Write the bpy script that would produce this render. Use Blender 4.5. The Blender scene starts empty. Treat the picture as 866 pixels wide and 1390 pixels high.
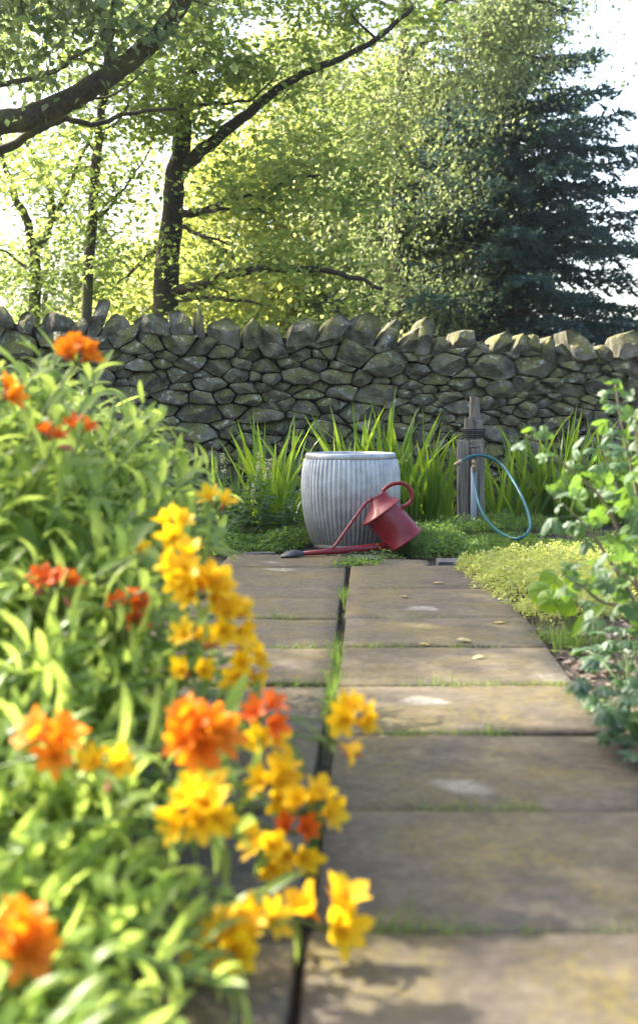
import bpy, bmesh, math, random
import numpy as np
from mathutils import Vector, Matrix, Quaternion, noise as mnoise

R = math.radians
rnd = random.Random(11)
rng = np.random.default_rng(11)
scene = bpy.context.scene
col = scene.collection

# ------------------------------------------------------------------ camera
F = 1805.0          # focal length in pixels of the 866 x 1390 frame
CAMZ = 0.73         # eye height, metres
cam_d = bpy.data.cameras.new("camera")
cam_d.sensor_fit = 'VERTICAL'
cam_d.sensor_height = 36.0 * 1390 / 1300
cam_d.lens = 50.0
cam_d.shift_y = -(695 - 560) / 1390
cam_d.clip_start = 0.05
cam_d.clip_end = 2000
cam_d.dof.use_dof = True
cam_d.dof.focus_distance = 7.2
cam_d.dof.aperture_fstop = 3.4
cam = bpy.data.objects.new("camera", cam_d)
cam.location = (0, 0, CAMZ)
cam.rotation_euler = (R(90), 0, 0)
col.objects.link(cam)
scene.camera = cam

# ------------------------------------------------------------------ world and sun
SUN_AZ = -58.0      # degrees, from +Y towards +X
SUN_EL = 41.0
world = bpy.data.worlds.new("World")
scene.world = world
world.use_nodes = True
wn = world.node_tree
wn.nodes.clear()
wo = wn.nodes.new('ShaderNodeOutputWorld')
bg = wn.nodes.new('ShaderNodeBackground')
sky = wn.nodes.new('ShaderNodeTexSky')
sky.sky_type = 'NISHITA'
sky.sun_disc = False
sky.sun_elevation = R(SUN_EL)
sky.sun_rotation = R(SUN_AZ)
sky.air_density = 1.0
sky.dust_density = 4.5
sky.ozone_density = 1.0
bg.inputs['Strength'].default_value = 0.15
wn.links.new(sky.outputs[0], bg.inputs['Color'])
wn.links.new(bg.outputs[0], wo.inputs['Surface'])

sun_d = bpy.data.lights.new("sun", 'SUN')
sun_d.energy = 4.6
sun_d.angle = R(0.55)
sun_d.color = (1.0, 0.93, 0.80)
sun = bpy.data.objects.new("sun", sun_d)
sdir = Vector((math.sin(R(SUN_AZ)) * math.cos(R(SUN_EL)), math.cos(R(SUN_AZ)) * math.cos(R(SUN_EL)), math.sin(R(SUN_EL))))
sun.rotation_euler = sdir.to_track_quat('Z', 'Y').to_euler()
sun.location = sdir * 40
col.objects.link(sun)

scene.view_settings.view_transform = 'Standard'
scene.view_settings.look = 'None'
scene.view_settings.gamma = 1
scene.view_settings.exposure = 2.05
cy = scene.cycles
cy.max_bounces = 9
cy.diffuse_bounces = 4
cy.glossy_bounces = 3
cy.transmission_bounces = 5
cy.transparent_max_bounces = 6
cy.caustics_reflective = False
cy.caustics_refractive = False
cy.sample_clamp_indirect = 6
cy.use_denoising = True


# ------------------------------------------------------------------ helpers
def P(px, py, D):
    """point of the place that stands D metres in front of the camera"""
    return Vector(((px - 433) / F * D, D, CAMZ - (py - 560) / F * D))


def link(o, parent=None):
    col.objects.link(o)
    if parent is not None:
        o.parent = parent
    return o


def tag(o, label, cat, group=None):
    o['label'] = label
    o['category'] = cat
    if group:
        o['group'] = group
    return o


def thing(name, label, cat, loc=(0, 0, 0), group=None):
    o = bpy.data.objects.new(name, None)
    o.empty_display_size = 0.1
    o.location = loc
    col.objects.link(o)
    return tag(o, label, cat, group)


def mesh_of(name, verts, faces, mats, smooth=True, fm=None):
    me = bpy.data.meshes.new(name)
    me.from_pydata([tuple(v) for v in verts], [], faces)
    for m in (mats if isinstance(mats, (list, tuple)) else [mats]):
        me.materials.append(m)
    if smooth:
        me.polygons.foreach_set('use_smooth', [True] * len(me.polygons))
    if fm is not None:
        me.polygons.foreach_set('material_index', fm)
    me.update()
    return me


def obj(name, me, parent=None, loc=None):
    o = bpy.data.objects.new(name, me)
    link(o, parent)
    if loc is not None:
        o.location = loc
    return o


def fast_mesh(name, V, Fq, mat, smooth=False, fm=None, mats=None):
    """V (n,3), Fq (m,k) numpy -> mesh"""
    me = bpy.data.meshes.new(name)
    n, (m, k) = len(V), Fq.shape
    me.vertices.add(n)
    me.vertices.foreach_set('co', np.ascontiguousarray(V, dtype=np.float32).ravel())
    me.loops.add(m * k)
    me.loops.foreach_set('vertex_index', np.ascontiguousarray(Fq, dtype=np.int32).ravel())
    me.polygons.add(m)
    me.polygons.foreach_set('loop_start', np.arange(0, m * k, k, dtype=np.int32))
    for x in (mats or [mat]):
        me.materials.append(x)
    if smooth:
        me.polygons.foreach_set('use_smooth', np.ones(m, dtype=bool))
    if fm is not None:
        me.polygons.foreach_set('material_index', np.ascontiguousarray(fm, dtype=np.int32))
    me.update(calc_edges=True)
    me.validate()
    return me


class MB:
    """collects tubes, rings and boxes for one mesh"""

    def __init__(self):
        self.v, self.f, self.m = [], [], []

    def add(self, verts, faces, mi=0):
        b = len(self.v)
        self.v += [Vector(v) for v in verts]
        for f in faces:
            self.f.append(tuple(i + b for i in f))
            self.m.append(mi)

    def tube(self, pts, radii, sides=6, mi=0, caps=True, flat=1.0):
        pts = [Vector(p) for p in pts]
        n = len(pts)
        if not hasattr(radii, '__len__'):
            radii = [radii] * n
        vs, fs = [], []
        ref = None
        for i, p in enumerate(pts):
            t = (pts[min(i + 1, n - 1)] - pts[max(i - 1, 0)])
            if t.length < 1e-9:
                t = Vector((0, 0, 1))
            t.normalize()
            if ref is None:
                ref = t.orthogonal().normalized()
            else:
                ref = (ref - t * ref.dot(t))
                if ref.length < 1e-6:
                    ref = t.orthogonal()
                ref.normalize()
            b = t.cross(ref)
            for k in range(sides):
                a = 2 * math.pi * k / sides
                vs.append(p + (ref * math.cos(a) + b * math.sin(a) * flat) * radii[i])
        for i in range(n - 1):
            for k in range(sides):
                k2 = (k + 1) % sides
                fs.append((i * sides + k, i * sides + k2, (i + 1) * sides + k2, (i + 1) * sides + k))
        if caps:
            fs.append(tuple(reversed(range(sides))))
            fs.append(tuple((n - 1) * sides + k for k in range(sides)))
        self.add(vs, fs, mi)

    def rings(self, ringlist, mi=0, cap0=True, cap1=True):
        s = len(ringlist[0])
        vs = [v for r in ringlist for v in r]
        fs = []
        for i in range(len(ringlist) - 1):
            for k in range(s):
                k2 = (k + 1) % s
                fs.append((i * s + k, i * s + k2, (i + 1) * s + k2, (i + 1) * s + k))
        if cap0:
            fs.append(tuple(reversed(range(s))))
        if cap1:
            fs.append(tuple((len(ringlist) - 1) * s + k for k in range(s)))
        self.add(vs, fs, mi)

    def build(self, name, mats, parent=None, smooth=True, origin=None):
        o = Vector(origin) if origin is not None else Vector((0, 0, 0))
        me = mesh_of(name, [v - o for v in self.v], self.f, mats, smooth, self.m)
        return obj(name, me, parent)


def smoothpath(pts, k=6):
    """Catmull-Rom through pts"""
    pts = [Vector(p) for p in pts]
    out = []
    for i in range(len(pts) - 1):
        p0 = pts[max(i - 1, 0)]
        p1, p2 = pts[i], pts[i + 1]
        p3 = pts[min(i + 2, len(pts) - 1)]
        for j in range(k):
            t = j / k
            out.append(0.5 * ((2 * p1) + (p2 - p0) * t + (2 * p0 - 5 * p1 + 4 * p2 - p3) * t * t + (3 * p1 - p0 - 3 * p2 + p3) * t ** 3))
    out.append(pts[-1])
    return out


def lerpl(vals, n):
    """resample list of numbers to n entries"""
    return list(np.interp(np.linspace(0, len(vals) - 1, n), np.arange(len(vals)), vals))


# ------------------------------------------------------------------ materials
def nmat(name):
    m = bpy.data.materials.new(name)
    m.use_nodes = True
    nt = m.node_tree
    nt.nodes.clear()
    out = nt.nodes.new('ShaderNodeOutputMaterial')
    return m, nt, out


def N(nt, typ, **kw):
    n = nt.nodes.new(typ)
    for k, v in kw.items():
        if k in n.inputs.keys():
            n.inputs[k].default_value = v
        else:
            setattr(n, k, v)
    return n


def ramp(nt, src, stops, interp='LINEAR'):
    n = nt.nodes.new('ShaderNodeValToRGB')
    cr = n.color_ramp
    cr.interpolation = interp
    while len(cr.elements) < len(stops):
        cr.elements.new(0.5)
    for e, (p, c) in zip(cr.elements, stops):
        e.position = p
        e.color = (*c, 1) if len(c) == 3 else c
    nt.links.new(src, n.inputs[0])
    return n.outputs[0]


def mixc(nt, fac, a, b):
    n = nt.nodes.new('ShaderNodeMix')
    n.data_type = 'RGBA'
    for sock, v in ((n.inputs[0], fac), (n.inputs[6], a), (n.inputs[7], b)):
        if hasattr(v, 'is_output'):
            nt.links.new(v, sock)
        else:
            sock.default_value = v if not hasattr(v, '__len__') else (*v, 1)
    return n.outputs[2]


def noise(nt, scale, detail=4, rough=0.55, vec=None, dist=0.0):
    n = N(nt, 'ShaderNodeTexNoise', Scale=scale, Detail=detail, Roughness=rough, Distortion=dist)
    if vec is not None:
        nt.links.new(vec, n.inputs['Vector'])
    return n.outputs[0]


def world_pos(nt):
    return nt.nodes.new('ShaderNodeNewGeometry').outputs['Position']


def bump(nt, h, strength, dist=0.01):
    b = N(nt, 'ShaderNodeBump', Strength=strength, Distance=dist)
    nt.links.new(h, b.inputs['Height'])
    return b.outputs[0]


def bw(nt, lo, hi, src):
    return ramp(nt, src, [(lo, (0, 0, 0)), (hi, (1, 1, 1))])


def math_n(nt, op, a, b=0.5):
    n = nt.nodes.new('ShaderNodeMath')
    n.operation = op
    for s, v in ((n.inputs[0], a), (n.inputs[1], b)):
        if hasattr(v, 'is_output'):
            nt.links.new(v, s)
        else:
            s.default_value = v
    return n.outputs[0]


def leaf_mat(name, stops, tr=(0.35, 0.55, 0.05), trf=0.4, rough=0.45, per='island', spec=0.4):
    """stops: colours over a random value per leaf; tr tints the light that comes through"""
    m, nt, out = nmat(name)
    if per == 'island':
        r = nt.nodes.new('ShaderNodeNewGeometry').outputs['Random Per Island']
    else:
        r = nt.nodes.new('ShaderNodeObjectInfo').outputs['Random']
    k = len(stops)
    c = ramp(nt, r, [(i / max(k - 1, 1), s) for i, s in enumerate(stops)])
    nz = noise(nt, 35.0, 2, vec=world_pos(nt))
    c2 = mixc(nt, math_n(nt, 'MULTIPLY', nz, 0.5), c, tuple(x * 0.55 for x in stops[0]))
    p = N(nt, 'ShaderNodeBsdfPrincipled', Roughness=rough)
    p.inputs['Specular IOR Level'].default_value = spec
    nt.links.new(c2, p.inputs['Base Color'])
    t = nt.nodes.new('ShaderNodeBsdfTranslucent')
    tc = nt.nodes.new('ShaderNodeMix')
    tc.data_type = 'RGBA'
    tc.inputs[0].default_value = 0.65
    nt.links.new(c, tc.inputs[6])
    tc.inputs[7].default_value = (*tr, 1)
    nt.links.new(tc.outputs[2], t.inputs[0])
    mx = nt.nodes.new('ShaderNodeMixShader')
    mx.inputs[0].default_value = trf
    nt.links.new(p.outputs[0], mx.inputs[1])
    nt.links.new(t.outputs[0], mx.inputs[2])
    nt.links.new(mx.outputs[0], out.inputs[0])
    return m


def streak_petal(m, dark, length=0.55):
    """veins that run from the throat along each petal"""
    nt = m.node_tree
    p = next(n for n in nt.nodes if n.type == 'BSDF_PRINCIPLED')
    src = p.inputs['Base Color'].links[0].from_socket
    tc = nt.nodes.new('ShaderNodeTexCoord')
    mp = nt.nodes.new('ShaderNodeMapping')
    mp.inputs['Scale'].default_value = (26, 2.5, 1)
    nt.links.new(tc.outputs['Object'], mp.inputs[0])
    v = bw(nt, 0.54, 0.62, noise(nt, 1.0, 2, 0.5, mp.outputs[0]))
    sep = nt.nodes.new('ShaderNodeSeparateXYZ')
    nt.links.new(tc.outputs['Object'], sep.inputs[0])
    f = ramp(nt, sep.outputs[1], [(length * 0.4, (1, 1, 1)), (length + 0.2, (0, 0, 0))])
    c = mixc(nt, math_n(nt, 'MULTIPLY', math_n(nt, 'MULTIPLY', v, f), 0.8), src, dark)
    nt.links.new(c, p.inputs['Base Color'])


def surf(name, colour_fn, rough=0.8, metal=0.0, bump_fn=None, spec=0.4, coat=0.0):
    m, nt, out = nmat(name)
    p = N(nt, 'ShaderNodeBsdfPrincipled', Roughness=rough, Metallic=metal)
    p.inputs['Specular IOR Level'].default_value = spec
    if coat:
        p.inputs['Coat Weight'].default_value = coat
        p.inputs['Coat Roughness'].default_value = 0.12
    c = colour_fn(nt)
    if hasattr(c, 'is_output'):
        nt.links.new(c, p.inputs['Base Color'])
    else:
        p.inputs['Base Color'].default_value = (*c, 1)
    if bump_fn:
        nt.links.new(bump_fn(nt), p.inputs['Normal'])
    nt.links.new(p.outputs[0], out.inputs[0])
    return m


def c_stone(nt):
    pos = world_pos(nt)
    rv = nt.nodes.new('ShaderNodeObjectInfo').outputs['Random']
    base = ramp(nt, noise(nt, 14, 6, 0.65, pos), [(0.34, (0.042, 0.037, 0.027)), (0.5, (0.160, 0.146, 0.110)), (0.66, (0.34, 0.315, 0.25))])
    tint = ramp(nt, rv, [(0, (0.07, 0.068, 0.052)), (0.25, (0.22, 0.195, 0.15)), (0.5, (0.09, 0.09, 0.078)), (0.75, (0.17, 0.165, 0.11)), (1, (0.32, 0.295, 0.235))])
    base = mixc(nt, 0.42, base, tint)
    sep = nt.nodes.new('ShaderNodeSeparateXYZ')
    nt.links.new(nt.nodes.new('ShaderNodeNewGeometry').outputs['Normal'], sep.inputs[0])
    up = math_n(nt, 'MULTIPLY', sep.outputs[2], 0.22)
    mossf = bw(nt, 0.47, 0.64, math_n(nt, 'ADD', noise(nt, 5.5, 5, 0.6, pos), up))
    base = mixc(nt, math_n(nt, 'MULTIPLY', mossf, 0.75), base, (0.180, 0.168, 0.036))
    lich = bw(nt, 0.61, 0.68, math_n(nt, 'ADD', noise(nt, 26, 4, 0.7, pos, 0.4), math_n(nt, 'MULTIPLY', up, 0.35)))
    base = mixc(nt, math_n(nt, 'MULTIPLY', lich, 0.8), base, (0.50, 0.51, 0.45))
    return base


M = {}
M['stone'] = surf('field_stone', c_stone, 0.9, bump_fn=lambda nt: bump(nt, noise(nt, 38, 7, 0.7, world_pos(nt)), 0.9, 0.03), spec=0.3)
M['core'] = surf('rubble', lambda nt: ramp(nt, noise(nt, 20, 5, 0.6, world_pos(nt)), [(0.3, (0.02, 0.019, 0.016)), (0.7, (0.06, 0.056, 0.046))]), 0.95)


def c_slab(nt):
    pos = world_pos(nt)
    rv = nt.nodes.new('ShaderNodeObjectInfo').outputs['Random']
    base = ramp(nt, noise(nt, 9, 8, 0.68, pos, 0.3), [(0.34, (0.030, 0.023, 0.015)), (0.5, (0.080, 0.062, 0.041)), (0.66, (0.145, 0.117, 0.082))])
    base = mixc(nt, 0.3, base, ramp(nt, rv, [(0, (0.060, 0.050, 0.037)), (0.5, (0.098, 0.076, 0.048)), (1, (0.080, 0.069, 0.053))]))
    dark = bw(nt, 0.52, 0.64, noise(nt, 4.3, 6, 0.7, pos, 0.8))
    base = mixc(nt, math_n(nt, 'MULTIPLY', dark, 0.55), base, (0.05, 0.045, 0.036))
    grain = ramp(nt, noise(nt, 32, 5, 0.75, pos), [(0.36, (0.022, 0.017, 0.012)), (0.5, (0.072, 0.057, 0.039)), (0.64, (0.155, 0.128, 0.09))])
    base = mixc(nt, 0.38, base, grain)
    moss = bw(nt, 0.43, 0.60, noise(nt, 2.6, 7, 0.72, pos, 0.5))
    fine = bw(nt, 0.40, 0.58, noise(nt, 60, 3, 0.7, pos))
    base = mixc(nt, math_n(nt, 'MULTIPLY', math_n(nt, 'MULTIPLY', moss, fine), 0.62), base, (0.17, 0.13, 0.014))
    # pale round lichen
    wv = nt.nodes.new('ShaderNodeVectorMath')
    wv.operation = 'ADD'
    nt.links.new(pos, wv.inputs[0])
    nn = N(nt, 'ShaderNodeTexNoise', Scale=9.0, Detail=3.0)
    nt.links.new(pos, nn.inputs['Vector'])
    sc = nt.nodes.new('ShaderNodeVectorMath')
    sc.operation = 'SCALE'
    sc.inputs['Scale'].default_value = 0.11
    nt.links.new(nn.outputs[1], sc.inputs[0])
    nt.links.new(sc.outputs[0], wv.inputs[1])
    vo = N(nt, 'ShaderNodeTexVoronoi', Scale=2.2, Randomness=1.0)
    nt.links.new(wv.outputs[0], vo.inputs['Vector'])
    spot = ramp(nt, vo.outputs['Distance'], [(0.10, (1, 1, 1)), (0.17, (0, 0, 0))])
    sepc = nt.nodes.new('ShaderNodeSeparateColor')
    nt.links.new(vo.outputs['Color'], sepc.inputs[0])
    pick = bw(nt, 0.50, 0.55, sepc.outputs[0])
    lf = math_n(nt, 'MULTIPLY', math_n(nt, 'MULTIPLY', spot, pick), bw(nt, 0.34, 0.6, noise(nt, 45, 3, 0.6, pos)))
    base = mixc(nt, math_n(nt, 'MULTIPLY', lf, 0.7), base, (0.34, 0.32, 0.27))
    sp2 = bw(nt, 0.70, 0.76, noise(nt, 75, 2, 0.5, pos))
    base = mixc(nt, math_n(nt, 'MULTIPLY', sp2, 0.4), base, (0.32, 0.29, 0.24))
    return base


def b_slab(nt):
    pos = world_pos(nt)
    h = math_n(nt, 'ADD', noise(nt, 90, 5, 0.7, pos), math_n(nt, 'MULTIPLY', noise(nt, 12, 4, 0.6, pos), 1.6))
    return bump(nt, h, 0.42, 0.008)


M['slab'] = surf('sandstone_paving', c_slab, 0.78, bump_fn=b_slab, spec=0.35)
M['slate'] = surf('slate', lambda nt: ramp(nt, noise(nt, 30, 5, 0.6, world_pos(nt)), [(0.3, (0.03, 0.031, 0.033)), (0.7, (0.085, 0.085, 0.085))]), 0.7,
                  bump_fn=lambda nt: bump(nt, noise(nt, 60, 5, 0.6, world_pos(nt)), 0.4, 0.006))
M['soil'] = surf('soil', lambda nt: ramp(nt, noise(nt, 24, 8, 0.7, world_pos(nt)), [(0.3, (0.022, 0.015, 0.011)), (0.55, (0.06, 0.045, 0.034)), (0.8, (0.13, 0.105, 0.085))]), 0.95,
                 bump_fn=lambda nt: bump(nt, noise(nt, 40, 8, 0.75, world_pos(nt)), 1.0, 0.03))
M['meadow'] = surf('woodland_floor', lambda nt: ramp(nt, noise(nt, 3, 7, 0.7, world_pos(nt)), [(0.3, (0.03, 0.04, 0.012)), (0.7, (0.09, 0.12, 0.03))]), 0.95)
M['bark'] = surf('bark', lambda nt: mixc(nt, bw(nt, 0.46, 0.66, noise(nt, 3.5, 5, 0.6, world_pos(nt))),
                                         ramp(nt, noise(nt, 22, 6, 0.7, world_pos(nt)), [(0.3, (0.022, 0.018, 0.013)), (0.7, (0.11, 0.09, 0.066))]), (0.12, 0.115, 0.04)), 0.95,
                 bump_fn=lambda nt: bump(nt, noise(nt, 28, 6, 0.7, world_pos(nt)), 1.0, 0.03))


M['bark_dark'] = surf('dark_bark', lambda nt: mixc(nt, math_n(nt, 'MULTIPLY', bw(nt, 0.52, 0.7, noise(nt, 3.5, 5, 0.6, world_pos(nt))), 0.6),
                                              ramp(nt, noise(nt, 22, 6, 0.7, world_pos(nt)), [(0.3, (0.012, 0.009, 0.007)), (0.7, (0.062, 0.048, 0.034))]), (0.06, 0.058, 0.022)), 0.95,
                      bump_fn=lambda nt: bump(nt, noise(nt, 28, 6, 0.7, world_pos(nt)), 1.0, 0.03))


def wood_c(nt):
    tc = nt.nodes.new('ShaderNodeMapping')
    tc.inputs['Scale'].default_value = (60, 60, 3)
    nt.links.new(world_pos(nt), tc.inputs[0])
    return ramp(nt, noise(nt, 1.0, 6, 0.65, tc.outputs[0]), [(0.3, (0.05, 0.040, 0.031)), (0.5, (0.155, 0.132, 0.107)), (0.7, (0.29, 0.255, 0.21))])


def wood_b(nt):
    tc = nt.nodes.new('ShaderNodeMapping')
    tc.inputs['Scale'].default_value = (70, 70, 3)
    nt.links.new(world_pos(nt), tc.inputs[0])
    return bump(nt, noise(nt, 1.0, 5, 0.6, tc.outputs[0]), 0.7, 0.01)


M['wood'] = surf('weathered_wood', wood_c, 0.9, bump_fn=wood_b)


def zinc_c(nt):
    pos = world_pos(nt)
    c = ramp(nt, noise(nt, 16, 6, 0.65, pos), [(0.3, (0.30, 0.31, 0.32)), (0.55, (0.44, 0.45, 0.46)), (0.8, (0.58, 0.585, 0.58))])
    tc = nt.nodes.new('ShaderNodeMapping')
    tc.inputs['Scale'].default_value = (30, 30, 1.6)
    nt.links.new(pos, tc.inputs[0])
    st = bw(nt, 0.46, 0.72, noise(nt, 1.0, 5, 0.6, tc.outputs[0]))
    c = mixc(nt, math_n(nt, 'MULTIPLY', st, 0.38), c, (0.22, 0.20, 0.165))
    # low brown band: dirt, with shading at the foot put into the colour
    sep = nt.nodes.new('ShaderNodeSeparateXYZ')
    nt.links.new(pos, sep.inputs[0])
    low = ramp(nt, math_n(nt, 'ADD', sep.outputs[2], math_n(nt, 'MULTIPLY', noise(nt, 9, 5, 0.6, pos), 0.3)), [(0.12, (1, 1, 1)), (0.42, (0, 0, 0))])
    return mixc(nt, math_n(nt, 'MULTIPLY', low, 0.75), c, (0.16, 0.13, 0.075))


M['zinc'] = surf('galvanised_steel', zinc_c, 0.46, metal=0.55, bump_fn=lambda nt: bump(nt, noise(nt, 60, 4, 0.6, world_pos(nt)), 0.12, 0.004))
M['red'] = surf('red_enamel', lambda nt: mixc(nt, math_n(nt, 'MULTIPLY', bw(nt, 0.55, 0.75, noise(nt, 22, 6, 0.7, world_pos(nt))), 0.5),
                                             ramp(nt, noise(nt, 8, 4, 0.6, world_pos(nt)), [(0.3, (0.150, 0.006, 0.010)), (0.7, (0.225, 0.011, 0.016))]), (0.13, 0.03, 0.025)), 0.40, coat=0.15,
                bump_fn=lambda nt: bump(nt, noise(nt, 40, 3, 0.5, world_pos(nt)), 0.06, 0.004))
M['inside'] = surf('neck_shade', lambda nt: (0.05, 0.012, 0.012), 0.7)  # shade inside the can's neck, put into a dark colour
M['black'] = surf('black_rubber', lambda nt: ramp(nt, noise(nt, 50, 4, 0.6, world_pos(nt)), [(0.4, (0.02, 0.02, 0.022)), (0.7, (0.09, 0.09, 0.09))]), 0.5)
M['hose'] = surf('teal_hose', lambda nt: ramp(nt, noise(nt, 30, 4, 0.6, world_pos(nt)), [(0.3, (0.003, 0.070, 0.085)), (0.7, (0.006, 0.115, 0.13))]), 0.34)
M['brass'] = surf('old_brass', lambda nt: ramp(nt, noise(nt, 70, 4, 0.6, world_pos(nt)), [(0.3, (0.17, 0.12, 0.065)), (0.7, (0.40, 0.31, 0.20))]), 0.5, metal=0.45)
M['iron'] = surf('dull_iron', lambda nt: ramp(nt, noise(nt, 70, 4, 0.6, world_pos(nt)), [(0.3, (0.06, 0.055, 0.05)), (0.7, (0.16, 0.15, 0.14))]), 0.6, metal=0.4)
M['pipe'] = surf('grey_pipe', lambda nt: (0.26, 0.29, 0.34), 0.5)
M['wire'] = surf('black_wire', lambda nt: (0.02, 0.02, 0.022), 0.5)

# leaves
M['lf_front'] = leaf_mat('limb_tree_leaf', [(0.075, 0.11, 0.08), (0.11, 0.15, 0.10), (0.09, 0.14, 0.06)], (0.46, 0.60, 0.18), 0.42, 0.36)
M['lf_main'] = leaf_mat('trunk_tree_leaf', [(0.055, 0.10, 0.025), (0.10, 0.155, 0.04), (0.09, 0.14, 0.04)], (0.58, 0.72, 0.17), 0.52)
M['lf_gold'] = leaf_mat('bright_tree_leaf', [(0.11, 0.16, 0.02), (0.20, 0.24, 0.04), (0.15, 0.20, 0.03)], (0.78, 0.84, 0.20), 0.60)
M['lf_grey'] = leaf_mat('birch_leaf', [(0.085, 0.12, 0.085), (0.12, 0.16, 0.105), (0.11, 0.15, 0.07)], (0.58, 0.68, 0.24), 0.48)  # blue-grey of leaves in shade is put into the colour
M['needle'] = leaf_mat('hazed_blue_needle', [(0.050, 0.095, 0.105), (0.075, 0.130, 0.135), (0.085, 0.15, 0.11)], (0.18, 0.32, 0.22), 0.28, 0.55)  # blue green needles, bluish lift of haze mixed into the colour
M['needle_lit'] = leaf_mat('green_needle', [(0.03, 0.06, 0.03), (0.06, 0.10, 0.035)], (0.2, 0.28, 0.06), 0.3, 0.5)
M['shrub'] = leaf_mat('shrub_leaf', [(0.025, 0.05, 0.02), (0.06, 0.10, 0.03)], (0.2, 0.35, 0.04), 0.3)
M['iris'] = leaf_mat('sword_leaf', [(0.055, 0.135, 0.018), (0.11, 0.21, 0.025), (0.08, 0.17, 0.02)], (0.52, 0.74, 0.05), 0.46, 0.35, per='object')
M['lily_leaf'] = leaf_mat('lily_leaf', [(0.13, 0.21, 0.045), (0.20, 0.30, 0.06), (0.27, 0.37, 0.075)], (0.68, 0.86, 0.16), 0.5, 0.42, per='object', spec=0.32)
M['lily_stem'] = leaf_mat('lily_stem', [(0.12, 0.20, 0.05), (0.16, 0.26, 0.06)], (0.35, 0.55, 0.08), 0.2, 0.4, per='object')
M['yellow'] = leaf_mat('yellow_petal', [(0.92, 0.57, 0.010), (0.94, 0.64, 0.015), (0.92, 0.50, 0.008)], (1.0, 0.68, 0.015), 0.42, 0.5, per='object', spec=0.25)
M['orange'] = leaf_mat('orange_petal', [(0.84, 0.21, 0.008), (0.88, 0.29, 0.01), (0.86, 0.34, 0.01)], (0.98, 0.34, 0.01), 0.42, 0.5, per='object', spec=0.25)
M['redor'] = leaf_mat('red_orange_petal', [(0.74, 0.11, 0.01), (0.82, 0.18, 0.012), (0.80, 0.15, 0.01)], (0.95, 0.20, 0.01), 0.4, 0.5, per='object', spec=0.25)
for k_, d_ in (('yellow', (0.42, 0.10, 0.01)), ('orange', (0.40, 0.04, 0.01)), ('redor', (0.25, 0.015, 0.01))):
    streak_petal(M[k_], d_)
M['pinkbud'] = leaf_mat('pink_bud', [(0.55, 0.20, 0.13), (0.60, 0.28, 0.10)], (0.7, 0.3, 0.1), 0.25, 0.5, per='object')
M['currant'] = leaf_mat('currant_leaf', [(0.060, 0.115, 0.060), (0.085, 0.145, 0.075), (0.08, 0.15, 0.045), (0.12, 0.21, 0.045)], (0.35, 0.62, 0.05), 0.32, 0.5, per='object', spec=0.4)
M['lime'] = leaf_mat('lime_leaf', [(0.15, 0.26, 0.02), (0.19, 0.30, 0.03)], (0.55, 0.80, 0.04), 0.5, 0.45, per='object')
M['darkleaf'] = leaf_mat('mint_leaf', [(0.03, 0.07, 0.03), (0.055, 0.11, 0.04), (0.045, 0.10, 0.03)], (0.2, 0.4, 0.05), 0.3, 0.45)
M['straw'] = leaf_mat('strawberry_leaf', [(0.06, 0.115, 0.065), (0.085, 0.15, 0.08), (0.075, 0.15, 0.04)], (0.25, 0.5, 0.05), 0.32, 0.4, per='object', spec=0.5)
M['gold'] = leaf_mat('golden_leaf', [(0.30, 0.36, 0.06), (0.42, 0.46, 0.11), (0.48, 0.49, 0.17), (0.26, 0.36, 0.06)], (0.70, 0.75, 0.16), 0.4, 0.5)
M['cover'] = leaf_mat('bedstraw_leaf', [(0.06, 0.12, 0.025), (0.11, 0.19, 0.04), (0.08, 0.155, 0.03)], (0.35, 0.55, 0.06), 0.4, 0.5)
M['grass'] = leaf_mat('grass_blade', [(0.07, 0.14, 0.03), (0.13, 0.22, 0.05)], (0.4, 0.6, 0.08), 0.4, 0.5)
M['spike'] = leaf_mat('pale_spike', [(0.42, 0.46, 0.22), (0.5, 0.52, 0.30)], (0.6, 0.65, 0.3), 0.35, 0.6)
M['dry'] = leaf_mat('dry_leaf', [(0.13, 0.09, 0.06), (0.22, 0.17, 0.12), (0.09, 0.06, 0.045), (0.30, 0.25, 0.2)], (0.2, 0.12, 0.05), 0.12, 0.7)
M['fallen'] = leaf_mat('fallen_leaf', [(0.45, 0.33, 0.10), (0.50, 0.42, 0.22)], (0.5, 0.4, 0.1), 0.2, 0.6, per='object')
M['twig'] = surf('twig_bark', lambda nt: ramp(nt, noise(nt, 40, 4, 0.6, world_pos(nt)), [(0.3, (0.16, 0.12, 0.075)), (0.7, (0.34, 0.27, 0.17))]), 0.8)

# ------------------------------------------------------------------ ground
def ground_mesh():
    xs = sorted(set(list(np.linspace(-3, 3, 61)) + list(np.linspace(-14, -3, 12)) + list(np.linspace(3, 14, 12)) + [-600, -200, -60, -25, 25, 60, 200, 600]))
    ys = sorted(set(list(np.linspace(0, 9.6, 97)) + list(np.linspace(9.6, 30, 21)) + [-300, -60, -15, -4, -1, 60, 200, 700]))
    vs, fs = [], []
    for y in ys:
        for x in xs:
            z = -0.034
            if abs(x) < 14 and -1 < y < 30:
                pu = x - (-0.088 + 0.036 * y)
                d = max(0.0, pu - 0.66, -0.66 - pu)
                if y > 6.9:
                    d = max(d, (y - 6.9))
                k = min(1, d / 0.25)
                z += 0.02 * k + 0.030 * k * (mnoise.noise(Vector((x * 3.1, y * 3.1, 0))) + 0.5 * mnoise.noise(Vector((x * 9, y * 9, 3))))
            vs.append((x, y, z))
    w = len(xs)
    for j in range(len(ys) - 1):
        for i in range(w - 1):
            fs.append((j * w + i, j * w + i + 1, (j + 1) * w + i + 1, (j + 1) * w + i))
    fm = [1 if ys[j] > 10.0 or ys[j] < -3 else 0 for j in range(len(ys) - 1) for i in range(w - 1)]
    return mesh_of('ground', vs, fs, [M['soil'], M['meadow']], True, fm)


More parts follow.
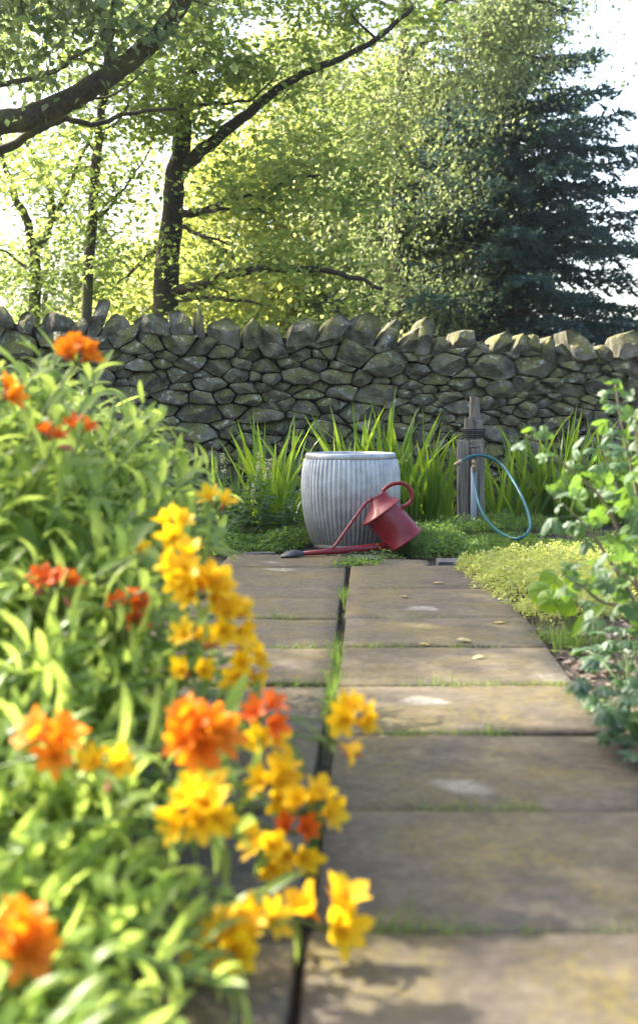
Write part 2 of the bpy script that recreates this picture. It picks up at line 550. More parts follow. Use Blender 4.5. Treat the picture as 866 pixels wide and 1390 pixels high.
g = obj('ground', ground_mesh())
g['kind'] = 'structure'


def ground_z(x, y):
    pu = x - (-0.088 + 0.036 * y)
    d = max(0.0, pu - 0.66, -0.66 - pu)
    if y > 6.9:
        d = max(d, y - 6.9)
    k = min(1, d / 0.25)
    return -0.034 + 0.02 * k + 0.030 * k * (mnoise.noise(Vector((x * 3.1, y * 3.1, 0))) + 0.5 * mnoise.noise(Vector((x * 9, y * 9, 3))))


# ------------------------------------------------------------------ path of stone slabs
def PW(u, v, z=0.0):
    """path frame: u right of the middle joint, v metres ahead"""
    return Vector((-0.088 + 0.036 * v + u, v, z))


path = bpy.data.objects.new('path', None)
col.objects.link(path)
path['kind'] = 'structure'


def slab(u0, u1, v0, v1, seed, tilt=0.004, th=0.07, mat='slab', name='paving_slab', rough_edge=0.004, zoff=0.0):
    r = random.Random(seed)
    nu, nv = 12, 11
    ax, ay, az = r.uniform(-tilt, tilt), r.uniform(-tilt, tilt), r.uniform(-0.003, 0.003)
    cu, cv = (u0 + u1) / 2, (v0 + v1) / 2
    chip = [r.uniform(0.004, 0.03) for _ in range(4)]
    vs = []

    def pos(i, j):
        fu, fv = i / (nu - 1), j / (nv - 1)
        # crowd the border rows
        def crowd(f, L, m):
            i_ = round(f * (m - 1))
            e_ = 0.007 / L
            return 0.0 if i_ == 0 else 1.0 if i_ == m - 1 else e_ + (1 - 2 * e_) * (i_ - 1) / (m - 3)
        u = u0 + (u1 - u0) * crowd(fu, u1 - u0, nu)
        v = v0 + (v1 - v0) * crowd(fv, v1 - v0, nv)
        n1 = mnoise.noise(Vector((u * 9 + seed, v * 9, 1.3)))
        n2 = mnoise.noise(Vector((u * 9, v * 9 + seed, 7.7)))
        edge = min(fu, 1 - fu, fv, 1 - fv)
        if edge < 1e-6:
            if fu in (0, 1):
                u += (1 if fu == 0 else -1) * rough_edge * (0.5 + n1)
            if fv in (0, 1):
                v += (1 if fv == 0 else -1) * rough_edge * (0.5 + n2)
            # worn corners
            if fu in (0, 1) and fv in (0, 1):
                c = chip[int(fu) * 2 + int(fv)]
                u += (c if fu == 0 else -c) * 0.18
                v += (c if fv == 0 else -c) * 0.18
        z = zoff + az + ax * (u - cu) * 2 + ay * (v - cv) * 2 + 0.0022 * mnoise.noise(Vector((u * 5, v * 5, seed * 0.7))) + 0.001 * n1
        if edge < 1e-6:
            z -= 0.005 + 0.004 * abs(n2)
        return PW(u, v, z)

    for j in range(nv):
        for i in range(nu):
            vs.append(pos(i, j))
    fs = []
    for j in range(nv - 1):
        for i in range(nu - 1):
            fs.append((j * nu + i, j * nu + i + 1, (j + 1) * nu + i + 1, (j + 1) * nu + i))
    ring = [i for i in range(nu)] + [j * nu + nu - 1 for j in range(1, nv)] + [(nv - 1) * nu + i for i in range(nu - 2, -1, -1)] + [j * nu for j in range(nv - 2, 0, -1)]
    b = len(vs)
    for k in ring:
        vs.append(vs[k] - Vector((0, 0, th)))
    n = len(ring)
    for k in range(n):
        k2 = (k + 1) % n
        fs.append((ring[k2], ring[k], b + k, b + k2))
    o = PW(cu, cv, 0)
    me = mesh_of(name, [v - o for v in vs], fs, M[mat])
    return obj(name, me, path, o)


right_rows = [0.16, 0.73, 1.30, 1.868, 2.44, 3.009, 3.561, 4.144, 4.706, 5.53, 6.33]
left_rows = [0.16, 0.74, 1.32, 1.85, 2.43, 3.02, 3.57, 4.12, 4.71, 5.24, 6.30]
for k in range(len(right_rows) - 1):
    slab(0.009 + 0.004 * math.sin(k * 2.1), 0.652, right_rows[k] + 0.003, right_rows[k + 1] - 0.003, 10 + k)
for k in range(len(left_rows) - 1):
    slab(-0.64, -0.012 - 0.005 * math.sin(k * 1.7 + 1), left_rows[k] + 0.004, left_rows[k + 1] - 0.004, 40 + k)
slab(-0.62, -0.01, 6.325, 6.86, 71)
slab(0.06, 0.40, 6.35, 6.70, 72, tilt=0.02, rough_edge=0.03, zoff=-0.012, mat='slab')
slab(0.43, 0.58, 6.46, 6.66, 73, tilt=0.02, rough_edge=0.012, zoff=0.002, mat='slate', name='slate_piece')
slab(0.61, 0.86, 6.36, 6.68, 74, tilt=0.02, rough_edge=0.02, zoff=-0.004, mat='slab')
slab(-0.56, -0.38, 6.88, 6.98, 75, tilt=0.05, rough_edge=0.02, zoff=0.004, mat='slate', name='slate_piece')
slab(0.02, 0.16, 6.58, 6.70, 76, tilt=0.05, rough_edge=0.02, zoff=0.01, mat='slate', name='slate_piece')

# ------------------------------------------------------------------ dry stone wall
WB = 0.142
WD = Vector((math.cos(WB), math.sin(WB), 0))
WNRM = Vector((math.sin(WB), -math.cos(WB), 0))
W0 = Vector((0, 9.5, -0.03))


def wall_pt(s, z, d):
    return W0 + WD * s + WNRM * (d - 0.07 * z) + Vector((0, 0, z))


def wall_top(s):
    return 1.465 - 0.040 * max(-3, min(3, s)) + 0.012 * math.sin(s * 3.3)


def body_top(s):
    return wall_top(s) - 0.205 + 0.03 * math.sin(s * 5.1 + 1) + 0.02 * math.sin(s * 13)


def clip_poly(poly, a, b, c):
    """keep a*x+b*y<=c"""
    out = []
    n = len(poly)
    for i in range(n):
        p, q = poly[i], poly[(i + 1) % n]
        dp, dq = a * p[0] + b * p[1] - c, a * q[0] + b * q[1] - c
        if dp <= 0:
            out.append(p)
        if (dp < 0 and dq > 0) or (dp > 0 and dq < 0):
            t = dp / (dp - dq)
            out.append((p[0] + (q[0] - p[0]) * t, p[1] + (q[1] - p[1]) * t))
    return out


def stone_cells(s0, s1, z1fn, seed):
    r = random.Random(seed)
    AX = 0.50
    sites = []
    x0, x1 = s0 * AX, s1 * AX
    tries = 0
    for rad_lo, rad_hi, n in ((0.055, 0.078, 60), (0.036, 0.054, 900), (0.025, 0.034, 2600), (0.017, 0.022, 1800)):
        for _ in range(int(n * (s1 - s0) / 5.2)):
            rad = r.uniform(rad_lo, rad_hi)
            p = (r.uniform(x0, x1), r.uniform(0.0, 1.25))
            if p[1] > z1fn(p[0] / AX) - rad * 0.5:
                continue
            ok = True
            for q in sites:
                dx, dy = p[0] - q[0], p[1] - q[1]
                dd = (rad + q[2]) * 0.93
                if dx * dx + dy * dy < dd * dd:
                    ok = False
                    break
            if ok:
                sites.append((p[0], p[1], rad))
    cells = []
    for i, (x, y, w) in enumerate(sites):
        h = 0.22
        poly = [(x - h, y - h), (x + h, y - h), (x + h, y + h), (x - h, y + h)]
        for j, (x2, y2, w2) in enumerate(sites):
            if i == j or abs(x2 - x) > 0.5 or abs(y2 - y) > 0.5:
                continue
            a, b = 2 * (x2 - x), 2 * (y2 - y)
            c = x2 * x2 + y2 * y2 - x * x - y * y - w2 * w2 + w * w
            poly = clip_poly(poly, a, b, c)
            if len(poly) < 3:
                break
        if len(poly) < 3:
            continue
        poly = [(px / AX, py) for px, py in poly]
        poly = [(a + 0.035 * mnoise.noise(Vector((a * 4, b * 4, 3))), b + (0.060 * mnoise.noise(Vector((a * 2.6, b * 2.6, 8))) + 0.02 * mnoise.noise(Vector((a * 9, b * 9, 5)))) * min(1, b / 0.2)) for a, b in poly]
        zt = z1fn(x / AX)
        sl = (z1fn(x / AX + 0.05) - z1fn(x / AX - 0.05)) / 0.1
        poly = clip_poly(poly, -sl, 1, zt - sl * x / AX)
        poly = clip_poly(poly, 0, -1, 0.02)
        if len(poly) >= 3:
            cells.append(poly)
    return cells


def stone_mesh(poly, r, gap=0.002, bulge=0.07, back=0.16, cap=False):
    """poly in (s,z); returns world verts, faces"""
    cx = sum(p[0] for p in poly) / len(poly)
    cz = sum(p[1] for p in poly) / len(poly)
    # round the corners
    pts = []
    n = len(poly)
    for i in range(n):
        p, q, o = poly[i], poly[(i + 1) % n], poly[i - 1]
        k1, k2 = r.choice((r.uniform(0.02, 0.12), r.uniform(0.12, 0.38))), r.choice((r.uniform(0.02, 0.12), r.uniform(0.12, 0.38)))
        pts.append((p[0] + (o[0] - p[0]) * k1, p[1] + (o[1] - p[1]) * k1))
        pts.append((p[0] + (q[0] - p[0]) * k2, p[1] + (q[1] - p[1]) * k2))
    # add midpoints of long edges, resample
    per = sum(math.dist(pts[i], pts[(i + 1) % len(pts)]) for i in range(len(pts)))
    step = max(per / 16, 0.012)
    rs = []
    for i in range(len(pts)):
        p, q = pts[i], pts[(i + 1) % len(pts)]
        L = math.dist(p, q)
        m = max(1, round(L / step))
        for k in range(m):
            rs.append((p[0] + (q[0] - p[0]) * k / m, p[1] + (q[1] - p[1]) * k / m))
    size = math.sqrt(max(1e-6, abs(sum(rs[i][0] * rs[(i + 1) % len(rs)][1] - rs[(i + 1) % len(rs)][0] * rs[i][1] for i in range(len(rs)))) / 2))
    sh = max(0.5, 1 - 2.2 * gap / max(size, 0.03))
    seed = r.uniform(0, 100)
    out = []
    for x, z in rs:
        k = sh * (1 + 0.10 * mnoise.noise(Vector((x * 10, z * 10, seed))) + 0.05 * mnoise.noise(Vector((x * 32, z * 32, seed))))
        out.append((cx + (x - cx) * k, cz + (z - cz) * k))
    prot = r.uniform(-0.04, 0.04)
    B = min(bulge, size * 0.42)
    planes = [(r.uniform(-1.4, 1.4), r.uniform(-1.3, 1.3), B * r.uniform(0.75, 1.35)) for _ in range(4)]
    planes.append((r.uniform(-0.3, 0.3), r.uniform(-0.45, 0.2), B * 0.8))

    def height(x, z, rim):
        hgt = min(c + a * (x - cx) + b * (z - cz) for a, b, c in planes)
        hgt = max(hgt, -0.02) * rim
        hgt += 0.013 * mnoise.noise(Vector((x * 16, z * 16, seed))) + 0.005 * mnoise.noise(Vector((x * 40, z * 40, seed)))
        return prot + hgt

    rings = []
    rings.append([wall_pt(cx + (x - cx) * 0.9, cz + (z - cz) * 0.9, -back) for x, z in out])
    rings.append([wall_pt(x, z, prot - 0.03) for x, z in out])
    for sc_, rim in ((0.99, 0.2), (0.95, 0.62), (0.86, 0.93), (0.60, 1.0), (0.40, 1.0), (0.20, 1.0)):
        rings.append([wall_pt(cx + (x - cx) * sc_, cz + (z - cz) * sc_, height(cx + (x - cx) * sc_, cz + (z - cz) * sc_, rim)) for x, z in out])
    vs = [v for rg in rings for v in rg]
    m = len(out)
    fs = []
    # orientation: polygons are CCW in (s,z) seen from the front (-normal side)
    area = sum(out[i][0] * out[(i + 1) % m][1] - out[(i + 1) % m][0] * out[i][1] for i in range(m))
    for i in range(len(rings) - 1):
        for k in range(m):
            k2 = (k + 1) % m
            f = (i * m + k, i * m + k2, (i + 1) * m + k2, (i + 1) * m + k)
            fs.append(f if area > 0 else f[::-1])
    vs.append(wall_pt(cx, cz, height(cx, cz, 1.0)))
    c = len(vs) - 1
    b = (len(rings) - 1) * m
    for k in range(m):
        f = (b + k, b + (k + 1) % m, c)
        fs.append(f if area > 0 else f[::-1])
    return vs, fs, wall_pt(cx, cz, 0), size


wall = thing('dry_stone_wall', 'mossy grey dry stone wall with upright coping stones running behind the flower bed', 'wall', W0)
wr = random.Random(5)


def r_gap(r):
    return r.uniform(0.001, 0.006)



def cap_polys(s0, s1, seed):
    r = random.Random(seed)
    s = s0
    out = []
    lean = 0.05
    while s < s1:
        w = r.choice((r.uniform(0.06, 0.12), r.uniform(0.10, 0.18), r.uniform(0.16, 0.27)))
        lean = 0.5 * lean + 0.5 * r.uniform(-0.03, 0.19)
        if r.random() < 0.15:
            lean = r.uniform(-0.08, 0.02)
        zb0, zb1 = body_top(s) - 0.03, body_top(s + w) - 0.03
        zt = wall_top(s + w / 2) + r.uniform(-0.13, 0.04)
        e = s + w
        poly = [(s, zb0), (e, zb1), (e + lean, zt - r.uniform(0.0, 0.09)), (s + lean + w * r.uniform(0.35, 0.7), zt + r.uniform(0.0, 0.015)), (s + lean + w * 0.06, zt - r.uniform(0.0, 0.07))]
        out.append(poly)
        s = e
    return out


cells = stone_cells(-2.75, 2.75, body_top, 21)
caps = cap_polys(-2.75, 2.75, 8)
# stones behind the tall flowers and at the foot behind the leaves show least
vis = []
for c in cells:
    cx = sum(p[0] for p in c) / len(c)
    cz = sum(p[1] for p in c) / len(c)
    area_ = abs(sum(c[i][0] * c[(i + 1) % len(c)][1] - c[(i + 1) % len(c)][0] * c[i][1] for i in range(len(c)))) / 2
    hid = cz < 0.36 or abs(cx) > 2.45 or (cx < -1.15 and cz < 0.55) or (cx < -1.7 and cz < 0.95) or (cx > 2.0 and cz < 0.6)
    vis.append(((1 if hid else 0, -area_), c))
vis.sort(key=lambda t: t[0])
ordered = [(c, True) for c in caps] + [(c, False) for _, c in vis]
LIM = 298
extra = MB()
for i, (c, iscap) in enumerate(ordered):
    vs, fs, org, size = stone_mesh(c, wr, gap=r_gap(wr) if not iscap else 0.003, bulge=0.08 if iscap else 0.075, back=0.34 if iscap else 0.14)
    if i < LIM:
        me = mesh_of('stone', [v - org for v in vs], fs, M['stone'])
        me.set_sharp_from_angle(angle=R(24))
        obj('coping_stone' if iscap else 'stone', me, wall, org - W0)
    else:
        extra.add([v - W0 for v in vs], fs)
# the wall goes on beyond the picture on both sides
for s0, s1, sd in ((-6.5, -2.75, 31), (2.75, 6.5, 32)):
    for c in stone_cells(s0, s1, body_top, sd):
        vs, fs, org, size = stone_mesh(c, wr)
        extra.add([v - W0 for v in vs], fs)
    for c in cap_polys(s0, s1, sd + 5):
        vs, fs, org, size = stone_mesh(c, wr, gap=0.003, bulge=0.07, back=0.36)
        extra.add([v - W0 for v in vs], fs)
eo = extra.build('stone_remainder', M['stone'], wall)
eo['kind'] = 'stuff'
cb = MB()
cs = np.linspace(-6.4, 6.4, 60)
for i in range(len(cs) - 1):
    a, b = cs[i], cs[i + 1]
    for (s_, e_) in ((a, b),):
        z0, z1 = body_top(s_) + 0.045, body_top(e_) + 0.045
        q = [wall_pt(s_, -0.1, -0.06), wall_pt(e_, -0.1, -0.06), wall_pt(e_, z1, -0.10), wall_pt(s_, z0, -0.10),
             wall_pt(s_, -0.1, -0.55), wall_pt(e_, -0.1, -0.55), wall_pt(e_, z1, -0.40), wall_pt(s_, z0, -0.40)]
        cb.add([v - W0 for v in q], [(0, 1, 2, 3), (3, 2, 6, 7), (7, 6, 5, 4)])
cb.build('rubble_core', M['core'], wall, smooth=False)


# ------------------------------------------------------------------ trees
def leaf_quads(pos, size, flat=0.5, droop=0.0, fold=0.25, aspect=0.62):
    """folded diamond leaves at pos (n,3): two triangles each with a shared rib, as one quad mesh"""
    n = len(pos)
    nrm = rng.normal(size=(n, 3))
    nrm[:, 2] = np.abs(nrm[:, 2]) + flat * 2.0
    nrm /= np.linalg.norm(nrm, axis=1, keepdims=True)
    d = rng.normal(size=(n, 3))
    d[:, 2] -= droop * 2.0
    d -= nrm * np.sum(d * nrm, axis=1, keepdims=True)
    d /= np.linalg.norm(d, axis=1, keepdims=True) + 1e-9
    s = np.cross(nrm, d)
    L = (size * rng.uniform(0.45, 1.4, n))[:, None]
    Wd = L * aspect * 0.5
    base = pos
    tip = pos + d * L
    mid = pos + d * L * 0.42
    lft = mid + s * Wd + nrm * Wd * fold
    rgt = mid - s * Wd + nrm * Wd * fold
    V = np.stack([base, lft, tip, rgt], axis=1).reshape(-1, 3)
    Fq = np.arange(n * 4).reshape(n, 4)
    return V, Fq


class Tree:
    def __init__(self, name, label, base, group=None, seed=0, bark='bark'):
        self.root = thing(name, label, 'tree', base, group)
        self.base = Vector(base)
        self.wood = MB()
        self.twigs = MB()
        self.nodes = []       # skeleton points
        self.nrad = []
        self.r = random.Random(seed)
        self.bark = bark
        self.leafpos = []

    def limb(self, pts, r0, r1, sides=10, k=6, wob=0.03):
        path_ = smoothpath(pts, k)
        n = len(path_)
        sd = self.r.uniform(0, 99)
        for i in range(1, n - 1):
            q = path_[i]
            path_[i] = q + Vector((mnoise.noise(Vector((i * 0.45, sd, 0))), mnoise.noise(Vector((i * 0.45, 0, sd))), mnoise.noise(Vector((sd, i * 0.45, 5))))) * wob
        rad = [r0 + (r1 - r0) * (i / (n - 1)) ** 0.85 for i in range(n)]
        rad = [x * (1 + 0.12 * mnoise.noise(Vector((i * 0.8, sd, 9)))) for i, x in enumerate(rad)]
        self.wood.tube([p - self.base for p in path_], rad, sides)
        for i in range(n):
            self.nodes.append(path_[i])
            self.nrad.append(rad[i])

    def fill(self, center, radii, count, per, spread=(0.23, 0.23, 0.10), shell=0.35, zmin=None, keep=None, twig_r=0.012, maxlen=2.2):
        """leafy sprays through an ellipsoid, each carried by a branch that grows from the nearest wood"""
        c = Vector(center)
        tg = []
        while len(tg) < count:
            v = Vector((self.r.gauss(0, 1), self.r.gauss(0, 1), self.r.gauss(0, 1))).normalized()
            k = self.r.uniform(shell, 1.0) ** 0.6
            p = c + Vector((v.x * radii[0], v.y * radii[1], v.z * radii[2])) * k
            p += Vector((mnoise.noise(p * 0.9), mnoise.noise(p * 0.9 + Vector((9, 0, 0))), mnoise.noise(p * 0.9 + Vector((0, 9, 0))))) * 0.35
            if zmin is not None and p.z < zmin:
                continue
            if keep is not None and not keep(p):
                count -= 1
                continue
            tg.append(p)
        nd = np.array([tuple(q) for q in self.nodes])
        d0 = [min(np.sum((nd - np.array(tuple(p))) ** 2, axis=1)) for p in tg]
        for _, p in sorted(zip(d0, tg), key=lambda t: t[0]):
            nd = np.array([tuple(q) for q in self.nodes[-4000:]])
            dist = np.sum((nd - np.array(tuple(p) )) ** 2, axis=1)
            # prefer wood that lies below the spray
            dist = dist + 0.6 * np.maximum(0, nd[:, 2] - p.z)
            j = int(np.argmin(dist)) + max(0, len(self.nodes) - 4000)
            a = self.nodes[j]
            L = (p - a).length
            if L > 0.05:
                mid1 = a.lerp(p, 0.35) + Vector((self.r.gauss(0, 1), self.r.gauss(0, 1), self.r.gauss(0, 0.6) + 0.25)) * L * 0.11
                mid2 = a.lerp(p, 0.7) + Vector((self.r.gauss(0, 1), self.r.gauss(0, 1), self.r.gauss(0, 0.6) + 0.35)) * L * 0.10
                pp = smoothpath([a, mid1, mid2, p], 3)
                ra = min(self.nrad[j] * 0.6, twig_r * (0.7 + 1.1 * L))
                rr = [ra + (0.004 - ra) * i / (len(pp) - 1) for i in range(len(pp))]
                self.twigs.tube([q - self.base for q in pp], rr, 4, caps=False)
                for i in range(2, len(pp)):
                    self.nodes.append(pp[i])
                    self.nrad.append(rr[i])
                # leaves along the outer part of the twig
                q0 = pp[len(pp) // 2:]
                for _k in range(per // 3):
                    q = self.r.choice(q0)
                    self.leafpos.append((q.x + self.r.gauss(0, .07), q.y + self.r.gauss(0, .07), q.z + self.r.gauss(0, .05)))
            n = int(per * self.r.uniform(0.5, 1.2))
            g = rng.normal(size=(n, 3)) * np.array(spread)
            g[:, 2] -= 0.35 * (g[:, 0] ** 2 + g[:, 1] ** 2)
            for x in (g + np.array(tuple(p))):
                self.leafpos.append(tuple(x))

    def done(self, leafmat, size, flat=0.4, droop=0.3, aspect=0.62):
        t = self.wood.build('trunk', M[self.bark], self.root)
        V, Fq = leaf_quads(np.array(self.leafpos) - np.array(tuple(self.base)), size, flat, droop, aspect=aspect)
        co = obj('crown', fast_mesh('crown', V, Fq, M[leafmat]), self.root)
        if self.twigs.v:
            self.twigs.build('twig_mass', M[self.bark], self.root)['kind'] = 'stuff'
        return self.root


# the leaning limb tree just behind the wall, trunk left of the picture
t = Tree('birch_tree', 'tree with a thick mossy limb reaching up to the right above the wall', (-4.3, 11.2, -0.03), seed=3)
t.limb([(-4.3, 11.2, -0.1), (-4.25, 11.2, 1.0), (-4.1, 11.15, 2.2), (-4.2, 11.2, 3.6), (-4.5, 11.1, 5.5), (-4.4, 10.9, 7.4)], 0.28, 0.08, 12)
limbA = [(-4.15, 11.15, 2.15), P(-90, 178, 11.1), P(0, 168, 11.0), P(70, 148, 11.0), P(130, 115, 10.9), P(180, 80, 10.9), P(220, 42, 10.8), P(250, -5, 10.7), P(262, -70, 10.7), P(300, -190, 10.5)]
t.limb(limbA, 0.125, 0.055, 12, wob=0.02)
t.limb([P(150, 105, 10.9), P(150, 60, 10.9), P(153, 10, 10.9), P(160, -90, 10.8)], 0.042, 0.025, 8)
t.limb([P(130, 62, 10.4), P(100, 80, 10.6), P(60, 102, 10.8), P(0, 116, 11.0), P(-120, 130, 11.2), (-4.3, 11.1, 3.3)], 0.012, 0.035, 7)
t.limb([P(-130, 260, 11.4), P(0, 205, 11.6), P(50, 178, 11.7), P(85, 163, 11.8), P(130, 168, 11.9), P(185, 152, 12.0), P(240, 148, 12.1)], 0.05, 0.016, 8)
t.limb([P(85, 163, 11.8), P(115, 140, 11.9), P(160, 125, 12), P(200, 95, 12.1)], 0.02, 0.008, 6)
t.limb([(-4.3, 11.1, 5.0), (-3.2, 10.2, 6.0), (-2.0, 9.2, 6.9)], 0.07, 0.02, 8)
t.limb([(-4.4, 11.0, 5.6), (-5.2, 9.4, 6.2), (-5.6, 7.8, 6.6)], 0.07, 0.02, 8)
t.fill((-1.9, 10.9, 4.15), (1.5, 0.7, 0.75), 62, 70, spread=(0.2, 0.2, 0.16), shell=0.1)
t.fill((-4.9, 11.4, 5.7), (1.4, 1.3, 0.8), 26, 80, shell=0.2, zmin=4.9)
t.fill((-5.95, 9.3, 6.15), (0.95, 2.5, 0.75), 150, 120, shell=0.1, zmin=4.9)  # crown out of view, shaped to shade the paving
t.fill((-5.7, 6.2, 6.45), (0.9, 0.6, 0.4), 26, 90, shell=0.1, zmin=4.9)  # unseen leaf clump added to shade the near paving
t.done('lf_front', 0.075, 0.1, 0.9, aspect=0.75)

# big dark trunk
t = Tree('sycamore_tree', 'large tree with a thick dark trunk and spreading low branches', (-1.62, 14.0, -0.03), seed=4, bark='bark_dark')
B_ = 14.0
t.limb([(-1.62, 14, -0.1), P(226, 400, B_), P(231, 330, B_), P(238, 250, B_), P(247, 190, B_), P(255, 110, B_), P(262, 20, B_), P(268, -80, B_), P(262, -260, B_)], 0.150, 0.06, 14, wob=0.02)
t.limb([P(246, 232, B_), P(270, 208, 13.9), P(305, 180, 13.7), P(345, 148, 13.5), P(385, 115, 13.3), P(430, 92, 13.1), P(500, 60, 12.9), P(560, 10, 12.8)], 0.085, 0.02, 9)
t.limb([P(244, 150, B_), P(225, 125, B_), P(205, 85, B_), P(190, 30, B_)], 0.05, 0.02, 8)
t.limb([P(250, 290, 13.9), P(282, 285, 13.7), P(310, 271, 13.5), P(345, 267, 13.4), P(395, 275, 13.3)], 0.045, 0.012, 7)
t.limb([P(258, 288, 13.8), P(290, 285, 13.5), P(330, 284, 13.3), P(372, 292, 13.1)], 0.03, 0.01, 6)
t.limb([P(247, 308, 13.9), P(275, 320, 13.6), P(315, 332, 13.4)], 0.028, 0.01, 6)
t.limb([P(243, 395, 13.9), P(290, 382, 13.5), P(330, 368, 13.2), P(380, 365, 12.9), P(430, 366, 12.7), P(475, 375, 12.5), P(520, 392, 12.4)], 0.065, 0.016, 8)
t.limb([P(243, 405, 13.9), P(270, 402, 13.6), P(310, 406, 13.3), P(360, 416, 13.0)], 0.04, 0.012, 7)
t.limb([P(235, 335, 14.0), P(205, 345, 14.0), P(180, 368, 14.0), P(160, 385, 14.0)], 0.03, 0.012, 6)
t.limb([P(370, 258, 13.4), P(400, 242, 13.3), P(433, 238, 13.2)], 0.03, 0.012, 6)
t.limb([P(240, 150, 13.9), P(290, 140, 13.6), P(340, 135, 13.4), P(385, 90, 13.1)], 0.025, 0.008, 6)
t.fill((-0.6, 13.4, 4.6), (1.9, 1.0, 1.3), 120, 95, shell=0.12)
t.fill((-1.5, 13.8, 6.8), (2.6, 2.0, 1.7), 70, 70, shell=0.3)
t.fill((-0.2, 13.0, 2.9), (1.1, 0.7, 0.8), 36, 80, shell=0.1)
t.fill((-0.3, 12.8, 2.0), (1.2, 0.6, 0.45), 24, 80, shell=0.1)
t.fill((-1.75, 13.9, 3.9), (0.8, 0.5, 0.5), 16, 60, shell=0.1)
t.done('lf_main', 0.078, 0.5, 0.3)

# slim trunk
t = Tree('alder_tree', 'slim straight tree between the forked tree and the thick dark trunk', (-2.32, 13.2, -0.03), seed=5)
t.limb([(-2.32, 13.2, -0.1), P(117, 405, 13.2), P(124, 330, 13.2), P(131, 230, 13.2), P(138, 160, 13.2), P(146, 90, 13.2), P(153, 10, 13.2), P(160, -80, 13.2), P(158, -200, 13.2)], 0.062, 0.03, 9, wob=0.025)
t.limb([P(131, 300, 13.2), P(150, 280, 13.1), P(170, 255, 13.0), P(205, 200, 12.9)], 0.022, 0.006, 6)
t.limb([P(138, 190, 13.2), P(160, 165, 13.0), P(190, 110, 12.9)], 0.02, 0.006, 6)
t.fill((-2.2, 13.2, 4.2), (1.1, 0.7, 1.5), 66, 70, shell=0.1)
t.fill((-2.2, 13.2, 2.7), (0.9, 0.5, 0.8), 24, 55, shell=0.1)
t.done('lf_main', 0.070, 0.4, 0.4)

# forked tree at far left
t = Tree('forked_tree', 'pale lichen covered tree forking low above the wall into two thin stems', (-3.25, 15.2, -0.03), seed=6)
t.limb([(-3.25, 15.2, -0.1), P(47, 400, 15.2), P(46, 340, 15.2), P(38, 300, 15.2), P(22, 270, 15.2), P(8, 230, 15.2), P(-5, 150, 15.2)], 0.085, 0.025, 9)
t.limb([P(46, 345, 15.2), P(62, 318, 15.1), P(72, 288, 15.1), P(66, 250, 15.1), P(48, 215, 15.1), P(33, 190, 15.1)], 0.06, 0.015, 8)
t.limb([P(70, 300, 15.1), P(85, 275, 15.0), P(110, 215, 15.0), P(135, 160, 15.0), P(175, 60, 15.0)], 0.04, 0.012, 7)
t.limb([P(36, 365, 15.2), P(18, 348, 15.1), P(-5, 335, 15.0)], 0.025, 0.01, 6)
t.fill((-3.0, 15.2, 3.4), (1.4, 0.8, 1.2), 64, 65, shell=0.1)
t.fill((-3.2, 15.1, 2.2), (1.2, 0.6, 0.6), 44, 60, shell=0.1)
t.fill((-3.0, 15.2, 5.2), (1.7, 1.0, 1.2), 60, 70, shell=0.2)
t.done('lf_main', 0.070, 0.4, 0.4)

# bright tree behind
t = Tree('maple_tree', 'broad bright yellow green tree filling the gap behind the dark trunk', (0.2, 19.0, -0.03), seed=7)
t.limb([(0.2, 19, -0.1), (0.25, 19, 1.5), (0.1, 19.1, 3.5), (0.3, 19.2, 6.5)], 0.16, 0.05, 10)
t.limb([(0.25, 19, 1.2), (1.2, 18.6, 2.2), (2.2, 18.2, 3.0)], 0.08, 0.02, 7)
t.limb([(0.2, 19, 1.6), (-0.9, 18.8, 2.7), (-1.9, 18.6, 3.4)], 0.08, 0.02, 7)
t.limb([(0.15, 19, 3.0), (1.3, 18.5, 4.2), (2.3, 18.2, 4.6)], 0.07, 0.02, 7)
t.fill((0.1, 18.8, 3.3), (2.5, 1.2, 3.1), 430, 150, spread=(0.3, 0.3, 0.16), shell=0.15, zmin=0.7)
t.fill((1.4, 18.2, 2.2), (1.4, 0.8, 1.6), 150, 140, spread=(0.28, 0.28, 0.15), shell=0.15, zmin=0.7)
t.done('lf_gold', 0.088, 0.4, 0.3)

t = Tree('hazel_tree', 'low bright green tree seen between the slim trunk and the dark trunk', (-2.7, 20.5, -0.03), seed=8)
t.limb([(-2.7, 20.5, -0.1), (-2.7, 20.5, 1.2), (-2.5, 20.4, 3.0)], 0.1, 0.03, 8)
t.fill((-2.4, 20.4, 2.1), (1.6, 1.0, 1.4), 170, 130, spread=(0.28, 0.28, 0.16), shell=0.15, zmin=0.6, keep=lambda p: p.x > -3.8)
t.done('lf_gold', 0.085, 0.4, 0.3)

# shade-grey leaved tree hanging over the middle and in front of the conifer top
t = Tree('silver_birch_tree', 'tree with hanging greyish green leaf sprays over the top of the conifer', (1.0, 16.4, -0.03), seed=9)
t.limb([(1.0, 16.4, -0.1), (1.02, 16.4, 1.5), (0.95, 16.4, 3.4), (1.05, 16.3, 5.2), (1.1, 16.3, 7.2)], 0.13, 0.05, 10)
t.limb([(1.0, 16.35, 4.2), P(560, 70, 16.0), P(610, 52, 15.6), P(660, 62, 15.4), P(700, 72, 15.2), P(740, 80, 15.1)], 0.05, 0.012, 7)
t.limb([(1.0, 16.35, 4.8), P(610, 10, 15.8), P(680, -5, 15.4), P(760, 10, 15.0)], 0.05, 0.014, 7)
t.limb([P(470, -15, 14.4), P(520, 5, 14.2), P(560, 20, 14.0), P(585, 14, 13.9), P(625, -8, 13.8)], 0.025, 0.02, 7)
t.limb([(1.0, 16.4, 2.4), P(470, 330, 16.0), P(430, 300, 15.6)], 0.04, 0.012, 6)
t.fill((2.0, 15.3, 5.05), (1.35, 0.8, 0.75), 110, 75, spread=(0.22, 0.22, 0.2), shell=0.1)
